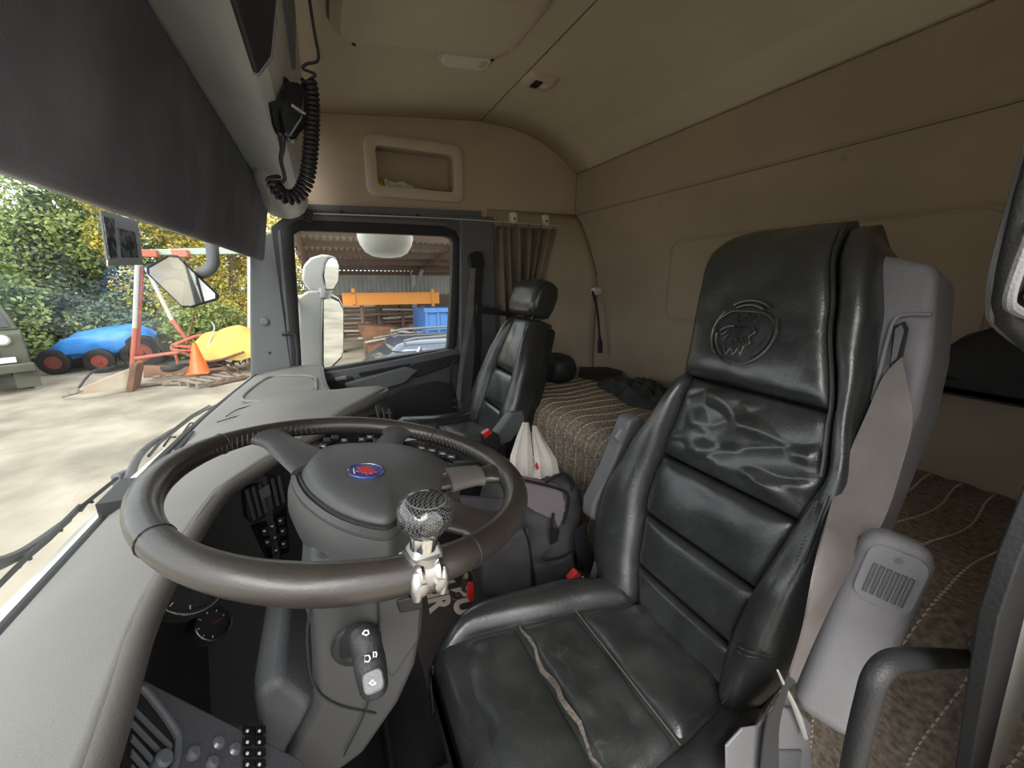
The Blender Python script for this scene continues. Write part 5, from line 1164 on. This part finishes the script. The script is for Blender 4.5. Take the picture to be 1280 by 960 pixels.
for y,z,r in ((yR+.34,1.27,.12),(yR+.72,1.27,.13),(yR+.55,1.0,.10)):
    l=MB().lathe([(r*1.15,0),(r*1.1,.06),(r,.05)],(jx-.0,y,GZ+z),(-1,0,0),20).build('headlamp','steel',jp); MB().lathe([(r*.95,.04),(r*.8,.08),(0,.10)],(jx-.0,y,GZ+z),(-1,0,0),20).build('lens','lens',l)
MB().box((jx-.15,(yR+yL)/2,GZ+.60),(.25,1.95,.20)).build('bumper','olive',jp,bevel=.03)
MB().box((jx-.10,yR+.60,GZ+.80),(.02,.75,.13)).build('number_plate','print',jp)
MB().lathe([(.10,0),(.10,.02),(.085,.06),(.085,.16),(.05,.20),(0,.21)],(jx+.6,yR+.55,GZ+2.15),n=18).build('beacon','orange',jp)
for y in (yR+.15,yL-.15):
    for xx in (.45,2.8):
        wh=MB().lathe([(.20,-.13),(.36,-.13),(.40,-.09),(.40,.09),(.36,.13),(.20,.13),(.20,-.13)],(jx+xx,y,GZ+.40),(0,1,0),24,cap=False).build('tyre','rubber',jp); MB().lathe([(.19,-.10),(.19,.10),(.05,.11)],(jx+xx,y,GZ+.40),(0,1,0),18).build('wheel_hub','steel',wh)
MB().box((jx-.05,yR+.14,GZ+.30),(.06,.40,.40)).build('mud_flap','olive',jp,bevel=.01)
MB().tube([V(jx-.1,yR+.6,GZ+.45),V(jx,yR+1.2,GZ+.25)],.04,6).build('tow_bar','dark',jp)
jp.rotation_euler.z=math.radians(29)
# tractor under tarp
M['tarp']=mat('blue_tarpaulin',(.05,.26,.72),.4,bump=1,bscale=7,var=.12,vscale=3); tx=16.2
tr_=thing('covered_tractor','old tractor under a bright blue tarpaulin with rusty red wheels','tractor',(tx,6,GZ))
ys=[7.35,7.15,6.9,6.6,6.2,5.8,5.4,5.1,4.9]; tops=[.62,.72,1.02,1.15,1.22,1.32,1.38,1.22,.95]; bots=[.30,.30,.36,.42,.45,.50,.55,.65,.78]; hw=[.30,.38,.48,.5,.55,.62,.62,.5,.3]
rings=[]
for y,t_,b0,h_ in zip(ys,tops,bots,hw):
    rings.append([V(tx+math.copysign(abs(math.cos(a))**.6,math.cos(a))*h_*(1.05-.15*math.sin(a)),y+.07*math.sin(a*5+y*3),GZ+(b0+t_)/2+math.copysign(abs(math.sin(a))**.7,math.sin(a))*(t_-b0)/2+.26*noise.noise(V(math.cos(a)*2.5,y*3.2,math.sin(a)*2.5))) for a in [2*math.pi*k/28 for k in range(28)]])
MB().loft(rings).build('tarpaulin','tarp',tr_,sub=1,ang=80)
M['rustred']=mat('rusty_red',(.30,.06,.035),.7,c2=(.18,.06,.04),vscale=6)
for (y,xx,r,w_) in ((7.15,tx-.45,.36,.16),(7.1,tx+.5,.36,.16),(5.15,tx-.5,.52,.26),(5.15,tx+.5,.52,.26),(6.05,tx-.75,.36,.16)):
    wh=MB().lathe([(r*.55,-w_/2),(r*.9,-w_/2),(r,-w_/3),(r,w_/3),(r*.9,w_/2),(r*.55,w_/2),(r*.55,-w_/2)],(xx,y,GZ+r),(1,0,0),26,cap=False).build('tyre','rubber',tr_); MB().lathe([(r*.58,-w_*.3),(r*.5,-w_*.35),(r*.15,-w_*.2),(r*.15,-w_*.5),(0,-w_*.5)],(xx,y,GZ+r),(1,0,0),20).build('wheel_disc','rustred',wh)
MB().box((tx,6.1,GZ+.50),(.35,2.0,.18)).build('chassis','rustred',tr_,bevel=.02)
# gantry
M['redp']=mat('orange_red_paint',(.52,.15,.10),.5); M['mint']=mat('faded_mint_paint',(.42,.52,.44),.5); M['greyw']=mat('weathered_white',(.55,.55,.50),.6)
gt=thing('steel_gantry','tall red and white A-frame gantry carrying a mint green beam','gantry',(15,4,GZ))
def G(px,py,x=15.0): return P(0,x,px,py)
MB().tube([G(172,322),G(168,420)],.06,8).build('left_post','greyw',gt); MB().tube([G(169,410),G(165,463)],.065,8).build('post_foot','redp',gt)
MB().tube([G(174,330),G(170,400)]and[G(175,335)+V(.1,0,0),G(170,440)+V(.1,0,0)],.06,8).build('inner_post','redp',gt)
MB().tube([G(183,335),G(200,370),G(215,400)],.055,8).build('brace','greyw',gt); MB().tube([G(215,400),G(233,424)],.06,8).build('brace_foot','redp',gt); MB().tube([G(233,424),V(15,G(238,424).y,GZ)],.05,6).build('brace_leg','redp',gt)
MB().prism([G(174,312),G(320,308),G(320,317),G(174,319)],(.2,0,0)).build('top_beam','mint',gt,bevel=.01)
for px in (188,227): MB().box(G(px,317)+V(-.03,0,0),(.35,.38,.20)).build('clamp','redp',gt,bevel=.02)
MB().tube([G(313,316),G(313,452)],.085,8).build('right_post','greyw',gt); MB().tube([G(313,440),V(15,G(313,440).y,GZ)],.1,8).build('post_foot','redp',gt)
# red frame and cone and scrap
rf=thing('red_steel_frame','red welded steel frame on long drawbars left of the traffic cone','frame',G(235,430,14.5))
c0=G(218,430,14.5)
for a,b_ in (((215,432),(245,420)),((245,420),(266,418)),((215,432),(240,434)),((240,434),(266,418)),((215,437),(240,440)),((240,440),(266,424)),((215,432),(215,437)),((240,434),(240,440)),((266,418),(266,424)),((168,448),(225,440)),((225,440),(240,440))):
    MB().tube([G(*a,14.5),G(*b_,14.5)],.045,6).build('bar','redp',rf)
for q in ((218,437),(238,440),(262,424)): p=G(*q,14.5); MB().tube([p,V(p.x+.1,p.y,GZ)],.04,6).build('leg','redp',rf)
cn=thing('traffic_cone','bright orange-red traffic cone standing on the scrap heap','cone',(13.2,3.25,GZ))
MB().lathe([(.26,0),(.22,.08),(.05,.78),(.03,.80),(0,.80)],(13.2,3.22,GZ+.22),n=24).build('cone_body','orange',cn); MB().box((13.2,3.22,GZ+.22),(.5,.5,.04)).build('cone_foot','orange',cn,bevel=.01)
M['yt']=mat('yellow_tarpaulin',(.62,.46,.10),.6,bump=1,bscale=6,var=.1); M['wood']=mat('grey_wood',(.30,.25,.19),.9,c2=(.20,.16,.12),vscale=8)
yt=thing('yellow_tarpaulin','yellow tarpaulin heaped over scrap right of the traffic cone','tarpaulin',(14,2.7,GZ))
rings=[]
for k in range(12):
    f=k/11; y=3.45-1.6*f; h_=.55+.75*math.sin(math.pi*(.15+.75*f))**1.0*(.5+.6*f); w_=.45
    rings.append([V(14.2+w_*math.cos(a)*(1.1-.3*math.sin(a)),y+.05*math.sin(7*a),GZ+.45+max(-.05,h_*math.sin(a)*.75)+.20*noise.noise(V(math.cos(a)*2.5,f*5,2+math.sin(a)*2))) for a in [2*math.pi*j/22 for j in range(22)]])
MB().loft(rings).build('tarpaulin_cloth','yt',yt,sub=1,ang=80)
# scrap pieces: each its own thing
M['rust']=mat('rust',(.22,.10,.05),.85,c2=(.12,.07,.05),vscale=5)
def scrap(name,label,cat,pts,r,m,grp=None):
    o=MB().tube([G(px,py,x) for px,py,x in pts],r,8,smooth=3).build(name,m); return tag(o,label,cat,grp)
def plank(i,px,py,x,ln,rot,label,m='wood',tilt=0,h=0):
    p=P(2,GZ+.05+h,px,py); o=MB().box((p.x,p.y,GZ+.05+h),(.22,ln,.05),(tilt,0,rot)).build('plank',m,bevel=.005); tag(o,label,'plank')
plank(0,218,476,0,1.5,.3,'pale plank nearest the camera in front of the scrap heap'); plank(1,240,478,0,1.3,-.3,'weathered plank crossing below the traffic cone')
plank(2,262,473,0,1.6,.15,'grey plank at the right of the scrap heap'); plank(3,285,476,0,1.1,.8,'short plank at the far right end of the scrap heap',m='rust')
for i,(px,py) in enumerate([(228,470),(266,478)]):
    p=P(2,GZ,px,py); pa_=thing('pallet',['wooden pallet under the left side of the scrap heap','wooden pallet at the right below the cone'][i],'pallet',(p.x,p.y,GZ),(0,0,.2+.5*i))
    for k in range(5): MB().box((0,-.5+k*.25,.13),(.9,.14,.025)).build('slat','wood',pa_,local=True)
    for k in range(3): MB().box((-.38+k*.38,0,.06),(.09,1.15,.10)).build('bearer','wood',pa_,local=True)
for i,(px,py,r,lab) in enumerate([(218,462,.36,'worn black tyre lying flat left of the cone'),(262,458,.42,'worn black tyre lying flat behind the cone')]):
    p=P(2,GZ+.2,px,py); o=MB().lathe([(r*.55,-.08),(r*.9,-.10),(r,-.05),(r,.05),(r*.9,.10),(r*.55,.08),(r*.55,-.08)],(p.x,p.y,GZ+.23),(.15,.1,1),24,cap=False).build('scrap_tyre','rubber'); tag(o,lab,'tyre')
rs=MB().grid(lambda u,v: V(13.6+.5*v,4.55-1.5*u,GZ+.10+.30*math.sin(math.pi*v)*(1-.6*u)),14,8).build('bent_sheet','rust',solid=.02); tag(rs,'bent rusty sheet of steel left of the traffic cone','sheet metal')
scrap('scrap_bar','long rusty bar leaning through the yellow tarpaulin','bar',[(225,440,13.9),(262,452,13.7),(305,440,13.6)],.035,'rust')
scrap('scrap_bar','thin white crooked branch standing above the scrap heap','branch',[(250,452,13.8),(262,428,13.9),(268,410,14),(264,402,14)],.02,'greyw')
scrap('scrap_bar','thin upright rusty rod behind the red steel frame','rod',[(232,440,14.8),(238,415,14.8),(243,390,14.8)],.025,'rust')
for i in range(9):
    rnd=random.Random(50+i); px=275+rnd.random()*36; py=452+rnd.random()*20
    p=P(2,GZ+.1,px,py); a=rnd.random()*3
    o=MB().tube([p+V(.1,-.3*math.cos(a),.0),p+V(0,0,.1+.15*rnd.random()),p+V(0,.3*math.cos(a),.25*rnd.random())],.02+.02*rnd.random(),6,smooth=3).build('rusty_offcut','rust'); tag(o,'rusty twisted steel offcut in the heap at the foot of the right gantry post','scrap','rusty offcuts by the right gantry post')
im=thing('long_implement','cream and rust long pointed farm implement lying on the ground before the tractor','implement',P(2,GZ,130,480))
a0,a1=P(2,GZ+.25,100,488),P(2,GZ+.35,166,470)
M['cream']=mat('chipped_cream_paint',(.66,.60,.46),.6,c2=(.55,.42,.32),vscale=1.8)
MB().loft([[a0+V(0,0,-.10),a0+V(.1,0,-.10),a0+V(.1,0,.04),a0+V(0,0,.04)],[a1+V(-.1,0,-.25),a1+V(.2,0,-.25),a1+V(.2,0,.2),a1+V(-.1,0,.2)]]).build('tapered_arm','cream',im,bevel=.01)
MB().box(a1+V(0,-.05,0),(.5,.12,.7),(.3,0,0)).build('end_plate','rust',im,bevel=.01)
MB().tube([a0,P(2,GZ+.06,78,496)],[.06,.03],6).build('drawbar','wood',im); MB().tube([P(2,GZ+.1,98,485),P(0,13.2,115,465),P(0,13.4,135,460)],.03,6,smooth=4).build('hose','dark',im)
# ------------------------------------------------ barn seen through the door window
M['tin']=mat('grey_corrugated_steel',(.45,.45,.44),.5,var=.15,vscale=.8); M['tinroof']=mat('weathered_roof_sheet',(.38,.36,.34),.7,var=.2,vscale=.6); M['beam']=mat('brown_timber',(.17,.11,.085),.8)
bn=thing('open_barn','large open-fronted corrugated steel barn seen through the far door window','barn',(20,-4,GZ))
def corr(p0,du,dv,nw,amp,nrm,name,m):
    n=nw*4; 
    return MB().grid(lambda u,v: p0+du*u+dv*v+nrm*amp*math.sin(2*math.pi*nw*u),n+1,2).build(name,m,bn)
yA,yB=.6,-13.5; zb,zt=.55,1.62; nS=8
for k in range(nS):
    y0=yA+(yB-yA)*k/nS; y1=yA+(yB-yA)*(k+1)/nS
    corr(V(20,y0,zb),V(0,y1-y0,0),V(0,0,zt-zb),9,.04,V(1,0,0),'wall_sheet','tin')
    corr(V(20.05,y0,zt),V(0,y1-y0,0),V(-9.0,0,.95),10,.05,V(0,0,1),'roof_sheet','tinroof')
for i,f in enumerate((0.02,.2,.38,.56,.74,.92)):
    x=20-9*f; z=zt+.95*f-.12; MB().box((x,(yA+yB)/2,z),(.10,abs(yB-yA),.16)).build('purlin','beam',bn)
for y in (yA-.2,-4.0,-8.0,-12.5):
    MB().tube([V(20,y,zt-.15),V(11.2,y,zt+.72)],.08,6).build('rafter','beam',bn)
    MB().tube([V(19.7,y,GZ),V(19.7,y,zt)],.12,8).build('post','tin',bn)
    MB().tube([V(19.6,y,.7),V(17.6,y,zt+.05)],.07,6).build('knee_brace','tin',bn)
MB().box((20.2,(yA+yB)/2,-.45),(.1,abs(yB-yA),2.0)).build('lower_wall','beam',bn)
for y in (-2.0,-6.2,-11.0): MB().tube([V(11.3,y-3.5,GZ),V(11.3,y-3.5,zt+.75)],.12,8).build('front_post','tin',bn)
M['cblue']=mat('container_blue',(.07,.20,.50),.5,var=.1)
M['orangeb']=mat('orange_beam_paint',(.75,.30,.05),.5); ob=thing('orange_beam','long orange steel beam stored in the barn above the timber','beam',(15,-2.5,.6))
a,b_=P(0,15,428,374),P(0,15,548,372)
MB().box((a+b_)/2,(.25,abs(a.y-b_.y),.38)).build('web','orangeb',ob,bevel=.01)
for dz in(-.19,.19): MB().box((a+b_)/2+V(0,0,dz),(.36,abs(a.y-b_.y),.03)).build('flange','orangeb',ob)
for q in (442,541): p=P(0,14.85,q,372); MB().box(p,(.06,.10,.62)).build('end_stiffener','orangeb',ob)
for y in (a.y-.6,b_.y+.6): MB().tube([V(15,y,.40),V(15,y,GZ)],.07,6).build('stand','beam',ob)
ctn=thing('blue_container','blue ribbed steel container at the right side of the door window','container',(13,-3.9,GZ))
p0=P(0,13,531,388); zc=p0.z
MB().box((14.0,p0.y-.75,(GZ+zc)/2),(1.9,1.5,zc-GZ)).build('box_body','cblue',ctn,bevel=.02)
for k in range(4): MB().box((13.03,p0.y-.05-k*.38,(GZ+zc)/2),(.10,.08,zc-GZ)).build('rib','cblue',ctn,bevel=.01)
MB().box((13.02,p0.y-.75,zc),(.16,1.56,.14)).build('top_rail','cblue',ctn,bevel=.01); MB().box((13.02,p0.y-.75,zc-.6),(.14,1.5,.08)).build('middle_rail','cblue',ctn,bevel=.01)
# timber stacks: every plank end to end a thing
rnd=random.Random(3)
for k in range(34):
    lv=k%9; y=-.8-(k//9)*.95+rnd.uniform(-.1,.1); z=-.95+lv*.15; x=16.4+rnd.uniform(-.2,.2)
    o=MB().box((x,y,z),(.25,rnd.uniform(.9,1.5),.06),(rnd.uniform(-.04,.04),0,rnd.uniform(-.1,.1))).build('stored_board',rnd.choice(['wood','greyw','beam','wood'])); tag(o,'weathered board in the stacks stored below the orange beam','board','boards stacked in the barn')
for k,(y,lab) in enumerate([(-.45,'timber rack post nearest the white mirror'),(-1.9,'timber rack post second from the white mirror'),(-2.8,'timber rack post beside the blue container')]):
    o=MB().box((16.4,y,-.45),(.5,.12,2.0)).build('rack_post','beam'); tag(o,lab,'post')
hp_=MB().loft([[V(14.2+x,-1.6+y*k,z+.12*y*(z>-.6)) for x,y in rrect(.9,1.2,.1,3)] for z,k in ((GZ,.6),(-.9,.7),(-.45,1.0),(-.28,1.0))]).build('rusty_hopper','rust'); tag(hp_,'rusty open hopper standing between the timber and the parked car','tank')
for k in range(7):
    y=-1.6-.28*k; o=MB().tube([V(13.6,y+.5,-.75+.12*(k%4)),V(13.7,y-.6,-.60+.15*(k%3))],.035,6).build('loose_pipe',['tinroof','wood','rust'][k%3]); tag(o,'thin metal pipe lying across the pile before the barn','pipe','loose pipes by the barn')
M['navy']=mat('dark_blue_car_paint',(.05,.07,.11),.2,coat=1,spec=.7); cx_=6.6
car=thing('parked_car','dark blue estate car with roof rails parked below the far door window','car',(cx_,-1.0,GZ))
cp_=[(1.95,.55),(1.9,.85),(1.0,1.0),(.35,1.48),(-.3,1.56),(-1.6,1.52),(-2.25,1.05),(-2.35,.6),(-2.3,.35),(1.9,.35)]
cyc=-1.50
ZS=1.10
bodyp=[(2.2,.62),(2.1,.88),(1.1,1.02),(-2.25,1.05),(-2.4,.6),(-2.35,.3),(2.15,.3)]
MB().loft([[V(x,cyc+a,GZ+z*ZS) for a,z in bodyp] for x in (cx_-.85,cx_+.85)]).build('body','navy',car,bevel=.08,bseg=4)
MB().loft([[V(cx_+x*k,cyc+y*ky+oy,GZ+z*ZS) for x,y in rrect(1.6,3.4,.25,4)] for z,k,ky,oy in ((1.0,1.0,1.0,-.55),(1.25,.93,.86,-.55),(1.48,.82,.70,-.60),(1.54,.70,.60,-.62))]).build('cabin','darkglass',car,ang=50)
MB().loft([[V(cx_+x*k,cyc+y*ky-.6,GZ+z*ZS) for x,y in rrect(1.6,3.4,.25,4)] for z,k,ky in ((1.46,.84,.73),(1.53,.80,.69),(1.57,.65,.6),(1.58,.3,.4))]).build('roof','navy',car,ang=60)
for s in(-1,1):
    MB().tube([V(cx_+s*.62,cyc+.45,GZ+1.52*ZS),V(cx_+s*.62,cyc+.3,GZ+1.62*ZS),V(cx_+s*.62,cyc-1.5,GZ+1.62*ZS),V(cx_+s*.62,cyc-1.65,GZ+1.53*ZS)],.02,8,smooth=3).build('roof_rail','slate',car)
    for y,yt_ in ((.55,.25),(-.35,-.3),(-1.3,-1.15)):
        MB().tube([V(cx_+s*.82,cyc+y,GZ+1.02*ZS),V(cx_+s*.67,cyc+yt_,GZ+1.5*ZS)],.035,6).build('window_pillar','navy',car)
    for y in (1.35,-1.5):
        MB().lathe([(.18,-.1),(.30,-.1),(.33,-.06),(.33,.06),(.30,.1),(.18,.1),(.18,-.1)],(cx_+s*.78,cyc+y,GZ+.33),(1,0,0),22,cap=False).build('tyre','rubber',car)
